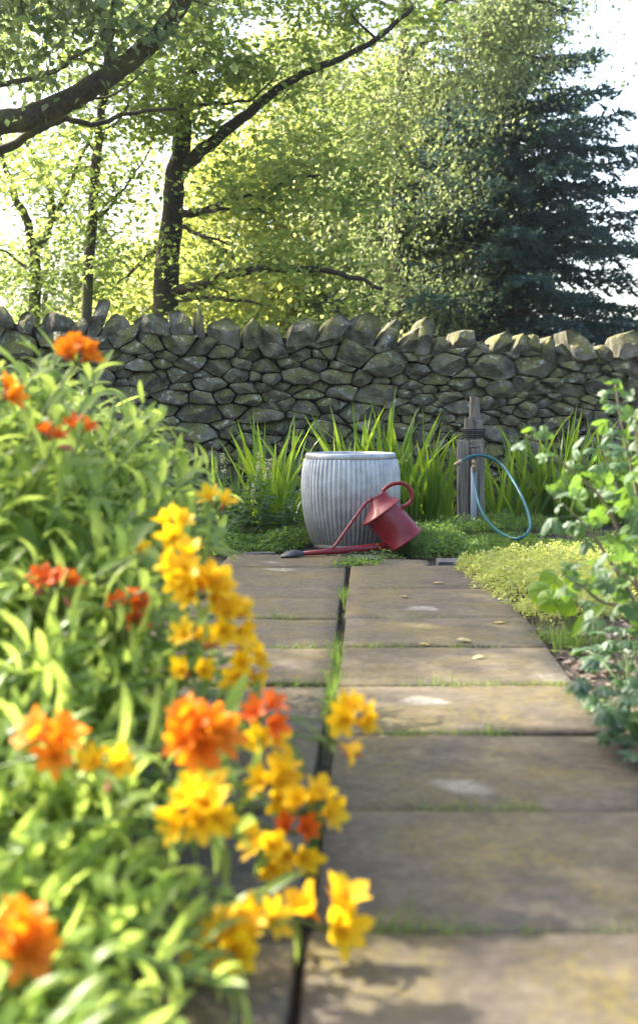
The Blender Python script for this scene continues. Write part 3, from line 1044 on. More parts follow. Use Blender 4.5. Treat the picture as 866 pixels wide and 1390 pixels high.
t.fill((0.9, 15.8, 3.0), (1.2, 0.6, 2.0), 90, 85, spread=(0.22, 0.22, 0.2), shell=0.1, zmin=0.9)
t.fill((1.0, 16.2, 6.3), (2.2, 1.4, 1.0), 55, 70, spread=(0.25, 0.25, 0.2), shell=0.2)
t.fill((0.3, 15.2, 4.3), (1.1, 0.6, 0.9), 50, 75, spread=(0.22, 0.22, 0.2), shell=0.1)
t.done('lf_grey', 0.060, 0.1, 0.8)

t = Tree('ash_tree', 'distant bright tree closing the view between the broad bright tree and the conifer', (1.6, 25.0, -0.03), seed=10)
t.limb([(1.6, 25, -0.1), (1.6, 25, 2.0), (1.5, 25, 5.5)], 0.16, 0.05, 8)
t.fill((1.4, 25, 3.9), (3.2, 1.2, 3.3), 300, 130, spread=(0.38, 0.38, 0.22), shell=0.1, zmin=0.7)
t.done('lf_gold', 0.115, 0.4, 0.3)
t = Tree('willow_tree', 'distant pale feathery tree filling the gap behind the forked tree', (-6.0, 29.0, -0.03), seed=13)
t.limb([(-6.0, 29, -0.1), (-6.0, 29, 2.0), (-5.9, 29, 5.0)], 0.13, 0.04, 8)
t.fill((-5.8, 29, 3.0), (2.2, 0.9, 2.1), 110, 70, spread=(0.34, 0.34, 0.22), shell=0.1, zmin=0.7)
t.done('lf_grey', 0.10, 0.2, 0.6)
t = Tree('oak_tree', 'distant tree with green crown behind the dark trunk', (-2.2, 27.0, -0.03), seed=12)
t.limb([(-2.2, 27, -0.1), (-2.2, 27, 2.0), (-2.1, 27, 5.5)], 0.16, 0.05, 8)
t.fill((-1.6, 27, 4.6), (2.9, 1.2, 3.0), 110, 90, spread=(0.38, 0.38, 0.22), shell=0.1, zmin=0.7)
t.done('lf_gold', 0.115, 0.4, 0.3)

# ---- conifer
def conifer(base, height, r_low, seed):
    r = random.Random(seed)
    root = thing('spruce_tree', 'dark blue green conifer with flat layered branches right of the garden', 'tree', base)
    w = MB()
    w.tube([(0, 0, -0.1), (0.02, 0, height * 0.4), (0, 0, height)], [0.17, 0.11, 0.02], 9)
    pos, dirs, ups, mi = [], [], [], []
    z = 0.35
    while z < height - 0.1:
        f = z / height
        nb = r.choice((6, 7, 8))
        a0 = r.uniform(0, 6.28)
        for k in range(nb):
            a = a0 + k * 6.283 / nb + r.gauss(0, 0.18)
            L = r_low * (1 - f) ** 0.72 * r.uniform(0.62, 1.12) + 0.12
            rise = 0.10 + 0.45 * f
            d = Vector((math.cos(a), math.sin(a), 0))
            pts = []
            zz = z + r.gauss(0, 0.06)
            m = max(6, int(L / 0.10))
            for i in range(m + 1):
                s = i / m
                pts.append(Vector((0, 0, zz)) + d * (L * s) + Vector((0, 0, L * (rise * s - 0.55 * s * s + 0.28 * s ** 3))))
            w.tube(pts, [0.022 * (1 - i / (m + 1)) + 0.004 for i in range(m + 1)], 4, caps=False)
            side = Vector((-d.y, d.x, 0))
            for i in range(1, m + 1):
                s = i / m
                tl = (0.13 + 0.40 * L * 0.5 * math.sin(math.pi * min(1, s * 0.82 + 0.1))) * r.uniform(0.6, 1.1)
                for sg in (-1, 1, 0):
                    if sg == 0 and i < m:
                        continue
                    td = (d * 0.75 + side * sg * 0.85 + Vector((0, 0, r.gauss(-0.16, 0.16)))).normalized()
                    nn = max(5, int(tl / 0.013))
                    for q in range(nn):
                        u = (q + r.random()) / nn
                        p = pts[i] + td * (tl * u) + Vector((0, 0, -0.28 * tl * u * u))
                        pos.append(p)
                        dv = (td * 0.8 + Vector((r.gauss(0, .55), r.gauss(0, .55), r.gauss(0.12, .4)))).normalized()
                        dirs.append(dv)
        z += r.uniform(0.22, 0.35) * (1 - 0.35 * f)
    w.build('trunk', M['bark'], root)
    pos = np.array([tuple(p) for p in pos])
    d = np.array([tuple(p) for p in dirs])
    n = len(pos)
    up = rng.normal(size=(n, 3)) * 0.5 + np.array([0, 0, 1.0])
    s = np.cross(d, up)
    s /= np.linalg.norm(s, axis=1, keepdims=True) + 1e-9
    L = rng.uniform(0.06, 0.125, n)[:, None]
    Wd = rng.uniform(0.010, 0.022, n)[:, None]
    V = np.stack([pos - s * Wd * 0.6, pos + s * Wd * 0.6, pos + d * L * 0.6 + s * Wd, pos + d * L, ], axis=1)
    V2 = np.stack([pos + s * Wd * 0.6, pos - s * Wd * 0.6, pos + d * L * 0.6 - s * Wd, pos + d * L], axis=1)
    V = np.concatenate([V, V2]).reshape(-1, 3)
    Fq = np.arange(len(V)).reshape(-1, 4)
    obj('crown', fast_mesh('crown', V, Fq, M['needle']), root)
    return root


conifer((2.55, 17.4, -0.03), 6.6, 2.9, 2)

# dark shrubs closing the gap under the conifer
def shrub_mass(name, label, c, rad, n, mat, size, seed, cat='shrub'):
    t = Tree(name, label, (c[0], c[1], -0.03), seed=seed)
    t.root['category'] = cat
    for k in range(5):
        a = k * 1.256 + seed
        t.limb([(c[0], c[1], -0.05), (c[0] + 0.4 * rad[0] * math.cos(a), c[1] + 0.4 * rad[1] * math.sin(a), rad[2] * 0.7), (c[0] + 0.7 * rad[0] * math.cos(a), c[1] + 0.7 * rad[1] * math.sin(a), rad[2] * 1.4)], 0.03, 0.008, 5)
    t.fill((c[0], c[1], c[2]), rad, n, 100, spread=(0.25, 0.25, 0.18), shell=0.1, zmin=0.1)
    return t.done(mat, size, 0.4, 0.3)


shrub_mass('holly_shrub', 'dark evergreen shrub under the conifer, next to its trunk', (2.4, 20.5, 0.95), (1.9, 0.8, 1.0), 60, 'shrub', 0.07, 41)
shrub_mass('laurel_shrub', 'dark evergreen shrub at the right foot of the conifer', (5.4, 20.0, 1.1), (1.8, 0.8, 1.2), 55, 'shrub', 0.07, 42)
shrub_mass('privet_shrub', 'small green shrub behind the wall below the bright tree', (-0.9, 17.2, 0.85), (1.6, 0.6, 0.8), 50, 'lf_gold', 0.06, 43)
shrub_mass('thorn_shrub', 'low leafy shrub behind the wall beneath the forked tree', (-3.9, 16.4, 1.0), (1.3, 0.5, 1.0), 44, 'lf_main', 0.055, 44)

# ------------------------------------------------------------------ grass behind the wall at the trunk foot
def blade_field(name, pts, hmin, hmax, wid, mat, lean=0.35, parent=None, kind='stuff', segs=3):
    V, Fq = [], []
    for (x, y, z) in pts:
        h = rnd.uniform(hmin, hmax)
        a = rnd.uniform(0, 6.283)
        ln = rnd.gauss(0, lean) * h
        dx, dy = math.cos(a) * ln, math.sin(a) * ln
        b = rnd.uniform(0, 6.283)
        sx, sy = math.cos(b) * wid, math.sin(b) * wid
        i0 = len(V)
        for k in range(segs + 1):
            s = k / segs
            wv = (1 - s) ** 0.7 if k < segs else 0.05
            cx_, cy_, cz_ = x + dx * s * s, y + dy * s * s, z + h * s * (1 - 0.25 * abs(ln / h) * s)
            V.append((cx_ - sx * wv, cy_ - sy * wv, cz_))
            V.append((cx_ + sx * wv, cy_ + sy * wv, cz_))
        for k in range(segs):
            Fq.append((i0 + 2 * k, i0 + 2 * k + 1, i0 + 2 * k + 3, i0 + 2 * k + 2))
    me = fast_mesh(name, np.array(V), np.array(Fq), M[mat])
    o = obj(name, me, parent)
    if kind:
        o['kind'] = kind
    return o


gp = []
for _ in range(900):
    x, y = rnd.gauss(-1.35, 0.22), rnd.gauss(12.4, 0.2)
    gp.append((x, y, -0.03))
o = blade_field('tall_grass', gp, 0.9, 1.75, 0.006, 'grass', 0.14, segs=4)
tag(o, 'feathery tall grass behind the wall in front of the dark trunk', 'grass')

# ------------------------------------------------------------------ dolly tub
TUB = Vector(((476 - 433) / F * 7.33, 7.33, -0.012))
tub = thing('dolly_tub', 'ribbed galvanised steel dolly tub standing at the end of the paving', 'tub', TUB)


def lathe_rings(profile, seg, rib=0.0, ribs=64):
    out = []
    for rr, z in profile:
        ring = []
        for k in range(seg):
            a = 2 * math.pi * k / seg
            q = rr
            if rib:
                c = 0.5 + 0.5 * math.cos(a * ribs)
                q += rib * (c ** 0.7 - 0.5)
            ring.append(Vector((q * math.cos(a), q * math.sin(a), z)))
        out.append(ring)
    return out


prof = [(0.203, 0.012), (0.205, 0.02)]
bodyp = []
for i in range(17):
    z = 0.03 + (0.488 - 0.03) * i / 16
    tt = z / 0.52
    bodyp.append((0.203 + 0.205 * tt - 0.155 * tt * tt - 0.008 * tt ** 6, z))
mb = MB()
mb.rings(lathe_rings(bodyp, 62 * 8, 0.0092, 62), cap0=False, cap1=False)
mb.rings(lathe_rings([(r_ - 0.006, z_) for r_, z_ in reversed(bodyp)], 96), cap0=False, cap1=True)
mb.build('body', M['zinc'], tub)
mb = MB()
rr = 0.241
mb.rings(lathe_rings([(rr - 0.012, 0.482), (rr + 0.004, 0.484), (rr + 0.0075, 0.490), (rr + 0.0075, 0.512), (rr + 0.004, 0.519), (rr - 0.004, 0.521), (rr - 0.012, 0.516), (rr - 0.014, 0.486)], 96), cap0=False, cap1=False)
mb.build('rim', M['zinc'], tub)
mb = MB()
mb.rings(lathe_rings([(0.196, 0.0), (0.207, 0.002), (0.2085, 0.012), (0.2085, 0.026), (0.205, 0.032), (0.195, 0.034)], 96), cap0=True, cap1=True)
mb.build('base_ring', M['zinc'], tub)

# ------------------------------------------------------------------ watering can
CAN = P(540, 749.6, 6.95)
CAN.z = 0.0
can = thing('watering_can', 'red metal watering can tipped forward against the tub with its spout on the paving', 'watering can', CAN)
PX = 6.95 / F
ax_u = Vector((-0.587, 0, 0.81))
ax_v = Vector((0.81, 0, 0.587))
ax_w = Vector((0, 1, 0))


def canp(px, py, D=6.95):
    p = P(px, py, D)
    return p - CAN


def ringc(c, rpx, seg=40):
    rad = rpx * PX
    return [c + (ax_v * math.cos(2 * math.pi * k / seg) + ax_w * math.sin(2 * math.pi * k / seg)) * rad for k in range(seg)]


bc = canp(552, 734)
fc = canp(517.5, 695)
mb = MB()
mb.rings([ringc(bc + ax_u * 0.004, 23.0), ringc(bc, 24.4), ringc(bc + ax_u * 0.002, 25.6), ringc(bc + ax_u * 0.010, 25.6), ringc(bc + ax_u * 0.012, 24.9), ringc(bc.lerp(fc, 0.5), 25.0), ringc(fc - ax_u * 0.004, 25.2)], cap0=True, cap1=False)
mb.build('body', M['red'], can)
mb = MB()
nt_ = canp(513, 672)
mb.rings([ringc(fc - ax_u * 0.004, 25.4), ringc(fc - ax_u * 0.006, 29.6), ringc(fc - ax_u * 0.003, 30.6), ringc(fc + ax_u * 0.003, 30.6), ringc(fc + ax_u * 0.006, 29.6),
          ringc(fc.lerp(nt_, 0.30) , 23.0), ringc(fc.lerp(nt_, 0.5), 18.0), ringc(fc.lerp(nt_, 0.7), 15.2), ringc(fc.lerp(nt_, 0.93), 12.8)], cap0=False, cap1=False)
mb.build('shoulder', M['red'], can)
mb = MB()
mb.rings([ringc(fc.lerp(nt_, 0.92), 12.9), ringc(fc.lerp(nt_, 0.98), 13.4), ringc(nt_, 13.2), ringc(nt_ - ax_u * 0.001, 12.0), ringc(fc.lerp(nt_, 0.5), 11.5)], cap0=False, cap1=False)
mb.build('mouth_rim', M['red'], can)
mb = MB()
mb.rings([ringc(fc.lerp(nt_, 0.52), 15.6), ringc(fc.lerp(nt_, 0.5), 0.5)], cap0=False, cap1=True)
mb.build('inside', M['inside'], can)  # plate closing the neck, coloured dark for the shade within
# handle hoop
hp = smoothpath([canp(519, 667), canp(526, 660.5), canp(535, 656.5), canp(547, 656.5), canp(556.5, 664), canp(559, 674), canp(556, 682), canp(549, 686.5), canp(541, 688)], 6)
mb = MB()
mb.tube(hp, 0.0098, 10, flat=1.25)
mb.build('handle', M['red'], can)
bp = smoothpath([canp(505, 676, 6.94), canp(500, 681, 6.93), canp(494, 686, 6.92), canp(473, 715, 6.87), canp(452.5, 744, 6.82)], 5)
mb = MB()
mb.tube(bp, 0.0082, 8)
mb.build('brace', M['red'], can)
sp = [canp(530, 739.5, 6.95), canp(505, 743, 6.92), canp(479, 745.8, 6.88), canp(451, 748.3, 6.83), canp(449, 748.5, 6.827), canp(444, 748.9, 6.815), canp(442, 749.0, 6.81), canp(408, 751.6, 6.76)]
mb = MB()
mb.tube(sp, [x * PX for x in (5.6, 5.1, 4.5, 4.0, 4.6, 4.6, 3.7, 2.9)], 14)
mb.build('spout', M['red'], can)
# black rose, its oval face lying on the slab
mb = MB()
prev = []
s0, s1 = canp(411, 751.3, 6.765), canp(380, 754.3, 6.72)
dd = (s1 - s0).normalized()
sdv = dd.cross(Vector((0, 0, 1))).normalized()
upv = sdv.cross(dd).normalized()
for f, hw, up_, dn in ((0, 3.6, 3.4, -3.2), (0.10, 4.0, 3.6, -3.3), (0.16, 6.0, 5.0, -3.4), (0.38, 10.5, 6.6, -3.6), (0.62, 12.5, 5.2, -3.8), (0.84, 9.5, 1.8, -4.0), (1.0, 4.5, -2.2, -4.2)):
    c = s0.lerp(s1, f)
    ring = []
    for k in range(16):
        a = 2 * math.pi * k / 16
        h = math.sin(a)
        ring.append(c + sdv * math.cos(a) * hw * PX + upv * ((up_ if h > 0 else -dn) * h) * PX)
    prev.append(ring)
mb.rings(prev)
mb.build('rose', M['black'], can)

# ------------------------------------------------------------------ tap post and hose
PD = 8.2
PB = P(640, 720, PD)
PB.z = -0.02
post = thing('tap_post', 'weathered split wooden post with a tap and a wire wrapped stake', 'post', PB)


def board(px0, px1, py_top, D, th, seed, zbot=-0.05, topslope=0.0, name='post_board'):
    r = random.Random(seed)
    a, b = P(px0, py_top, D), P(px1, py_top, D)
    rings = []
    nz = 9
    for i in range(nz):
        z = zbot + (a.z - zbot) * i / (nz - 1)
        j = [r.uniform(-0.002, 0.002) for _ in range(8)]
        top = i == nz - 1
        e = 0.006
        ins = 0.003 if top else 0
        x0, x1, y0, y1 = a.x + ins, b.x - ins, D + ins, D + th - ins
        pts = [(x0 + e, y0), (x1 - e, y0), (x1, y0 + e), (x1, y1 - e), (x1 - e, y1), (x0 + e, y1), (x0, y1 - e), (x0, y0 + e)]
        rings.append([Vector((x + j[k], y + j[-k - 1], z + (topslope * (x - a.x) / max(b.x - a.x, 1e-4) + r.uniform(-0.004, 0.004) if top else 0))) - PB for k, (x, y) in enumerate(pts)])
    mb = MB()
    mb.rings(rings)
    return mb.build(name, M['wood'], post, smooth=False)


board(621, 637.0, 597.5, 8.2, 0.06, 1, topslope=-0.008)
board(638.0, 657.5, 598.5, 8.205, 0.055, 2, topslope=0.006)
board(630.5, 643, 568, 8.27, 0.05, 3, zbot=0.2, topslope=0.01)
board(643.8, 656, 570, 8.268, 0.05, 4, zbot=0.2, topslope=-0.008)
board(638, 651.5, 538.6, 8.33, 0.05, 5, zbot=0.1, topslope=-0.006, name='stake')
mb = MB()
for k in range(5):
    z = P(0, 583.5 + k * 2.3, 8.27).z
    cxp, hw = P(643.2, 0, 8.27).x, 0.064
    ring = [(cxp - hw, 8.255), (cxp + hw, 8.255), (cxp + hw + 0.006, 8.29), (cxp + hw, 8.395), (cxp - hw, 8.395), (cxp - hw - 0.006, 8.29)]
    ring = [Vector((x, y, z + rnd.uniform(-0.006, 0.006))) - PB for x, y in ring]
    ring.append(ring[0])
    mb.tube(ring, 0.0042, 6)
mb.build('wire_binding', M['wire'], post)
mb = MB()
mb.tube([P(642.5, 634, 8.178) - PB, P(642.5, 690, 8.178) - PB, Vector((P(642.5, 700, 8.178).x, 8.178, -0.04)) - PB], 0.019, 14)
mb.build('pipe', M['pipe'], post)
# tap
TD = 8.135
tapb = MB()
tapb.tube([P(643.4, 612, TD + 0.06) - PB, P(643.4, 614, TD + 0.02) - PB, P(643.4, 617, TD) - PB, P(643.4, 622, TD) - PB], [0.010, 0.012, 0.014, 0.0115], 12)
tapb.tube([P(643, 609, TD) - PB, P(643.2, 617, TD) - PB], [0.0065, 0.011], 10)
tap = tapb.build('tap', M['iron'], post)
mb = MB()
mb.tube([P(636.2, 605.8, TD) - PB, P(640, 606.2, TD) - PB, P(643, 607, TD) - PB, P(647, 606.2, TD) - PB, P(651.6, 606.0, TD) - PB], [0.005, 0.0065, 0.0085, 0.0065, 0.005], 8)
mb.tube([P(643, 606, TD) - PB, P(643, 610.5, TD) - PB], 0.0055, 8)
mb.build('tap_handle', M['iron'], tap)

HB = P(690, 733, 7.3)
HB.z = 0.0
hose = thing('garden_hose', 'short teal hose looping from the tap down to the ground cover', 'hose', HB)
hpts = [(643.4, 636, TD), (643.4, 646, TD - 0.005), (644.5, 660, 8.05), (650, 685, 7.88), (659.5, 704, 7.68), (676, 721, 7.42), (697, 731, 7.22), (711.5, 727.5, 7.20), (718.8, 715.5, 7.28), (717, 699, 7.42), (708, 675, 7.65), (695, 651, 7.85), (681, 631.5, 8.05), (664.5, 621, 8.09), (650, 618, 8.10), (636, 620.5, 8.08), (624.5, 627, 8.06), (620, 630, 8.055)]
hp3 = smoothpath([P(*q) - HB for q in hpts], 7)
mb = MB()
mb.tube(hp3, 0.0085, 10)
mb.build('hose_tube', M['hose'], hose)
for c0, c1, nm in (((643.4, 624, TD), (643.4, 640.5, TD), 0), ((627, 625.6, 8.064), (616.5, 631.8, 8.05), 1)):
    a, b = P(*c0) - HB, P(*c1) - HB
    mb = MB()
    fr = (0, 0.08, 0.1, 0.3, 0.34, 0.5, 0.54, 0.6, 0.64, 0.86, 0.9, 1.0)
    rd = (0.010, 0.0125, 0.0145, 0.0145, 0.0125, 0.0125, 0.015, 0.015, 0.0125, 0.0135, 0.0115, 0.0105)
    mb.tube([a.lerp(b, f) for f in fr], rd, 14)
    mb.build('connector', M['brass'], hose)


# ------------------------------------------------------------------ leaf and flower meshes shared by the plants
def leaf_mesh(name, mat, L=1.0, W=0.2, bend=0.4, fold=0.35, seg=7, peak=0.4, twist=0.0, petiole=0.0, wavy=0.0, tip=0.8):
    """leaf along +Y, unit length, curling down"""
    vs, fs = [], []
    y, z, ang = 0.0, 0.0, bend * 0.35
    for i in range(seg + 1):
        s = i / seg
        if s <= peak:
            w = W * 0.5 * (0.12 + 0.88 * math.sin(s / peak * math.pi / 2) ** 0.9)
        else:
            w = W * 0.5 * math.cos((s - peak) / (1 - peak) * math.pi / 2) ** tip
        if s < petiole:
            w = W * 0.04
        w = max(w, W * 0.012)
        tw = twist * s
        wz = wavy * math.sin(s * 14) * w
        lx, lz = w * math.cos(fold + tw), w * math.sin(fold + tw)
        rx, rz = w * math.cos(fold - tw), w * math.sin(fold - tw)
        vs += [(-lx, y, z + lz + wz), (0, y, z), (rx, y, z + rz - wz)]
        if i < seg:
            ang -= bend * 1.35 / seg
            y += math.cos(ang) * L / seg
            z += math.sin(ang) * L / seg
    for i in range(seg):
        a = i * 3
        fs += [(a, a + 1, a + 4, a + 3), (a + 1, a + 2, a + 5, a + 4)]
    return mesh_of(name, vs, fs, mat)


lily_leaves = [leaf_mesh('leaf', M['lily_leaf'], 1, w, b, f, 6, 0.42, t_) for w, b, f, t_ in ((0.20, 0.5, 0.3, 0.3), (0.23, 0.9, 0.25, -0.3), (0.18, 0.2, 0.4, 0.5), (0.25, 1.3, 0.3, 0.2), (0.21, 0.7, 0.2, -0.6), (0.19, 1.0, 0.45, 0.1))]


def petal_mesh(mat, W, bend, fold):
    return leaf_mesh('petal', mat, 1, W, bend, fold, 6, 0.62, 0.0, tip=0.45, wavy=0.12)


petals = {k: [petal_mesh(M[k], 0.46, 0.3, 0.25), petal_mesh(M[k], 0.38, 0.7, 0.15), petal_mesh(M[k], 0.50, 0.5, 0.1)] for k in ('yellow', 'orange', 'redor')}


def tube_mesh_flower(mat):
    mb = MB()
    mb.tube([(0, 0, 0), (0, 0, 0.18), (0, 0, 0.4)], [0.05, 0.10, 0.15], 7)
    mb.tube([(0, 0, -0.18), (0, 0, 0.02)], [0.03, 0.065], 6)
    for k in range(4):
        a = k * 1.57
        mb.tube([(0, 0, 0.3), (0.06 * math.cos(a), 0.06 * math.sin(a), 0.65), (0.10 * math.cos(a), 0.10 * math.sin(a), 0.86)], [0.018, 0.012, 0.022], 4)
    return mesh_of('flower', mb.v, mb.f, mat)


flower_core = {k: tube_mesh_flower(M[k]) for k in petals}


def bud_mesh():
    mb = MB()
    mb.tube([(0, 0, 0), (0, 0, 0.2), (0, 0, 0.55), (0, 0, 0.85), (0, 0, 1.0)], [0.06, 0.16, 0.19, 0.12, 0.03], 8)
    return mesh_of('flower_bud', mb.v, mb.f, M['pinkbud'])


BUD = bud_mesh()


def frame_from(fwd, up):
    """rotation with Y along fwd and Z near up"""
    y = Vector(fwd).normalized()
    x = y.cross(Vector(up))
    if x.length < 1e-5:
        x = y.orthogonal()
    x.normalize()
    z = x.cross(y)
    return Matrix((x, y, z)).transposed()


def place(name, me, parent, loc, rot3, scale):
    o = bpy.data.objects.new(name, me)
    col.objects.link(o)
    o.parent = parent
    m = rot3.to_4x4()
    if hasattr(scale, '__len__'):
        m = m @ Matrix.Diagonal((*scale, 1))
    else:
        m = m @ Matrix.Scale(scale, 4)
    m.translation = loc
    o.matrix_local = m
    return o


def build_flower(plant, kind, base, axis, size, r):
    rot = axis.to_track_quat('Z', 'Y').to_matrix()
    f = place('flower', flower_core[kind], plant, base, rot, size)
    spin = r.uniform(0, 6.28)
    opening = r.uniform(0.32, 0.75)
    for k in range(6):
        a = spin + k * math.pi / 3
        out = Vector((math.cos(a), math.sin(a), 0))
        fw = (out * math.sin(opening + (0.1 if k % 2 else 0)) + Vector((0, 0, 1)) * math.cos(opening)).normalized()
        rot2 = frame_from(fw, Vector((0, 0, 1)) * 0.9 - out * 0.6)
        place('petal', r.choice(petals[kind]), f, Vector((0, 0, 0.12)) + out * 0.05, rot2, r.uniform(0.9, 1.15))
    return f


def lily_stem(plant, pb, base, tip, r, nleaf=18, leafL=(0.065, 0.115), lean_out=None, top=True, bare=0.18):
    """arching stem with alternate lance leaves; coordinates relative to the plant base"""
    H = (tip - base).length
    c1 = base.lerp(tip, 0.35) + Vector((0, 0, 0.30 * H + 0.05)) * r.uniform(0.5, 0.9) + Vector((r.gauss(0, .03), r.gauss(0, .03), 0))
    pts = []
    m = 10
    for i in range(m + 1):
        s = i / m
        pts.append(base * (1 - s) ** 2 + c1 * (2 * s * (1 - s)) + tip * s * s)
    pts[-1] = tip
    org = pts[0]
    mb = MB()
    mb.tube([p - org for p in pts], [0.0042 - 0.0018 * i / m for i in range(m + 1)], 5)
    me = mesh_of('stem', mb.v, mb.f, M['lily_stem'])
    st = obj('stem', me, plant, org - pb)
    g = 2.4
    a = r.uniform(0, 6.28)
    for k in range(nleaf):
        s = bare + (1 - bare) * ((k + r.random() * 0.6) / nleaf) ** 0.8
        s = min(s, 0.995)
        i = min(int(s * m), m - 1)
        f = s * m - i
        p = pts[i].lerp(pts[i + 1], f)
        tn = (pts[i + 1] - pts[i]).normalized()
        a += g + r.gauss(0, 0.3)
        o1 = tn.orthogonal().normalized()
        o2 = tn.cross(o1)
        out = o1 * math.cos(a) + o2 * math.sin(a)
        el = r.uniform(0.15, 0.75) + 0.35 * s
        fw = (out + tn * el + Vector((0, 0, 0.25))).normalized()
        L = r.uniform(*leafL) * (1.0 - 0.25 * max(0, s - 0.8) / 0.2)
        place('leaf', r.choice(lily_leaves), st, p - org, frame_from(fw, Vector((0, 0, 1)) + tn * 0.5 + Vector((r.gauss(0, .3), r.gauss(0, .3), 0))), L)
    return st, pts


def head(plant, pb, pt, axis, kind, n, size, r, spread=0.8):
    n, size = max(1, round(n * 0.8)), size * 0.76
    """umbel of funnel flowers at the stem tip"""
    ax = axis.normalized()
    rot = ax.to_track_quat('Z', 'Y').to_matrix()
    for k in range(n):
        a = k * 2.4 + r.uniform(0, 0.6)
        t_ = spread * math.sqrt((k + 0.5) / n)
        d = rot @ Vector((math.sin(t_) * math.cos(a), math.sin(t_) * math.sin(a), math.cos(t_)))
        pl = r.uniform(0.012, 0.03) if n > 1 else 0.004
        b = pt + d * pl
        mb = MB()
        mb.tube([Vector((0, 0, 0)), d * pl], 0.0018, 4)
        obj('pedicel', mesh_of('pedicel', mb.v, mb.f, M['lily_stem']), plant, pt - pb)
        build_flower(plant, kind, b - pb, d, size * r.uniform(0.88, 1.1), r)


# every flowering plant: (label, [(px, py, depth, kind, flowers, floret size, axis)], base offset)
UPC = Vector((0.15, -0.45, 0.9))
flower_plants = [
    ('lily plant topped by an orange flower head at the highest point of the bed', [(108, 478, 2.55, 'orange', 7, 0.050, (0.35, -0.3, 0.9))]),
    ('lily plant with one orange head just below the top of the leafy mass', [(2, 532, 2.45, 'orange', 4, 0.045, (0.2, -0.4, 0.9))]),
    ('lily plant with small red orange flowers half hidden among upper leaves', [(72, 592, 2.5, 'redor', 3, 0.042, (0, -0.6, 0.8)), (112, 590, 2.55, 'redor', 2, 0.038, (0.4, -0.5, 0.8))]),
    ('lily plant with a pair of red orange flowers deep in the leaves', [(58, 792, 2.3, 'redor', 2, 0.045, (-0.5, -0.6, 0.7)), (90, 792, 2.3, 'redor', 2, 0.045, (0.5, -0.6, 0.7))]),
    ('lily plant with a loose red orange head beside the tall yellow cluster', [(178, 826, 2.25, 'redor', 5, 0.044, (0.2, -0.7, 0.6))]),
    ('lily plant with a single yellow head highest along the edge of the bed', [(300, 682, 2.75, 'yellow', 3, 0.050, (0.2, -0.6, 0.8))]),
    ('lily plant with the large cascade of yellow heads beside the left paving', [(236, 716, 2.25, 'yellow', 4, 0.046, (-0.1, -0.5, 0.9)), (240, 772, 2.15, 'yellow', 5, 0.056, (-0.4, -0.7, 0.6)), (282, 800, 2.15, 'yellow', 7, 0.054, (0.3, -0.7, 0.6)), (318, 838, 2.15, 'yellow', 6, 0.050, (0.5, -0.6, 0.4))]),
    ('lily plant with a yellow head leaning over the joint of the left slabs', [(335, 902, 2.15, 'yellow', 6, 0.046, (0.6, -0.6, 0.3))]),
    ('lily plant with two small round yellow blooms under the cascade', [(264, 872, 2.15, 'yellow', 3, 0.042, (0.1, -0.8, 0.4)), (266, 912, 2.15, 'yellow', 2, 0.044, (0.1, -0.9, 0.2))]),
    ('lily plant with one tall bright orange bloom rising from low leaves', [(72, 1005, 1.75, 'orange', 5, 0.050, (-0.1, -0.6, 0.8))]),
    ('lily plant with the biggest full orange head in the bed', [(270, 992, 1.80, 'orange', 11, 0.056, (0.1, -0.8, 0.6))]),
    ('lily plant with red orange blooms above a string of yellow ones', [(360, 965, 2.0, 'redor', 4, 0.042, (0.3, -0.6, 0.7)), (368, 1010, 2.0, 'yellow', 3, 0.046, (0.4, -0.7, 0.4)), (370, 1062, 1.98, 'yellow', 5, 0.050, (0.1, -0.8, 0.4))]),
    ('lily stem with a yellow head arching out over the central joint', [(478, 968, 2.05, 'yellow', 7, 0.046, (0.5, -0.5, 0.5)), (476, 1028, 2.04, 'yellow', 1, 0.052, (0.5, -0.3, -0.5))]),
    ('lily plant with a wide yellow head below the biggest orange head', [(272, 1096, 1.72, 'yellow', 9, 0.054, (-0.1, -0.8, 0.6))]),
    ('lily plant with yellow and red orange blooms close to the joint', [(420, 1092, 1.95, 'yellow', 5, 0.046, (0.3, -0.5, 0.8)), (404, 1130, 1.95, 'redor', 3, 0.040, (0.1, -0.8, 0.4)), (404, 1166, 1.93, 'yellow', 3, 0.046, (0.1, -0.8, -0.1)), (360, 1152, 1.9, 'yellow', 4, 0.046, (-0.2, -0.8, 0.3))]),
    ('lily plant with one upright yellow bloom lying over the paving edge', [(446, 1236, 1.78, 'yellow', 4, 0.064, (0.05, -0.35, 0.9))]),
    ('lily plant with low yellow blooms and pink buds at the paving', [(312, 1272, 1.68, 'yellow', 6, 0.058, (-0.1, -0.6, 0.8)), (358, 1252, 1.72, 'yellow', 3, 0.046, (0.4, -0.6, 0.4))]),
    ('lily plant with a low orange head in the lush leaves', [(20, 1272, 1.50, 'orange', 8, 0.056, (0.1, -0.6, 0.8))]),
    ('lily plant with a few small yellow petals showing through leaves', [(150, 1040, 1.75, 'yellow', 2, 0.042, (0.1, -0.8, 0.5)), (185, 745, 2.4, 'yellow', 1, 0.035, (0.1, -0.8, 0.5))]),
]
lr = random.Random(77)
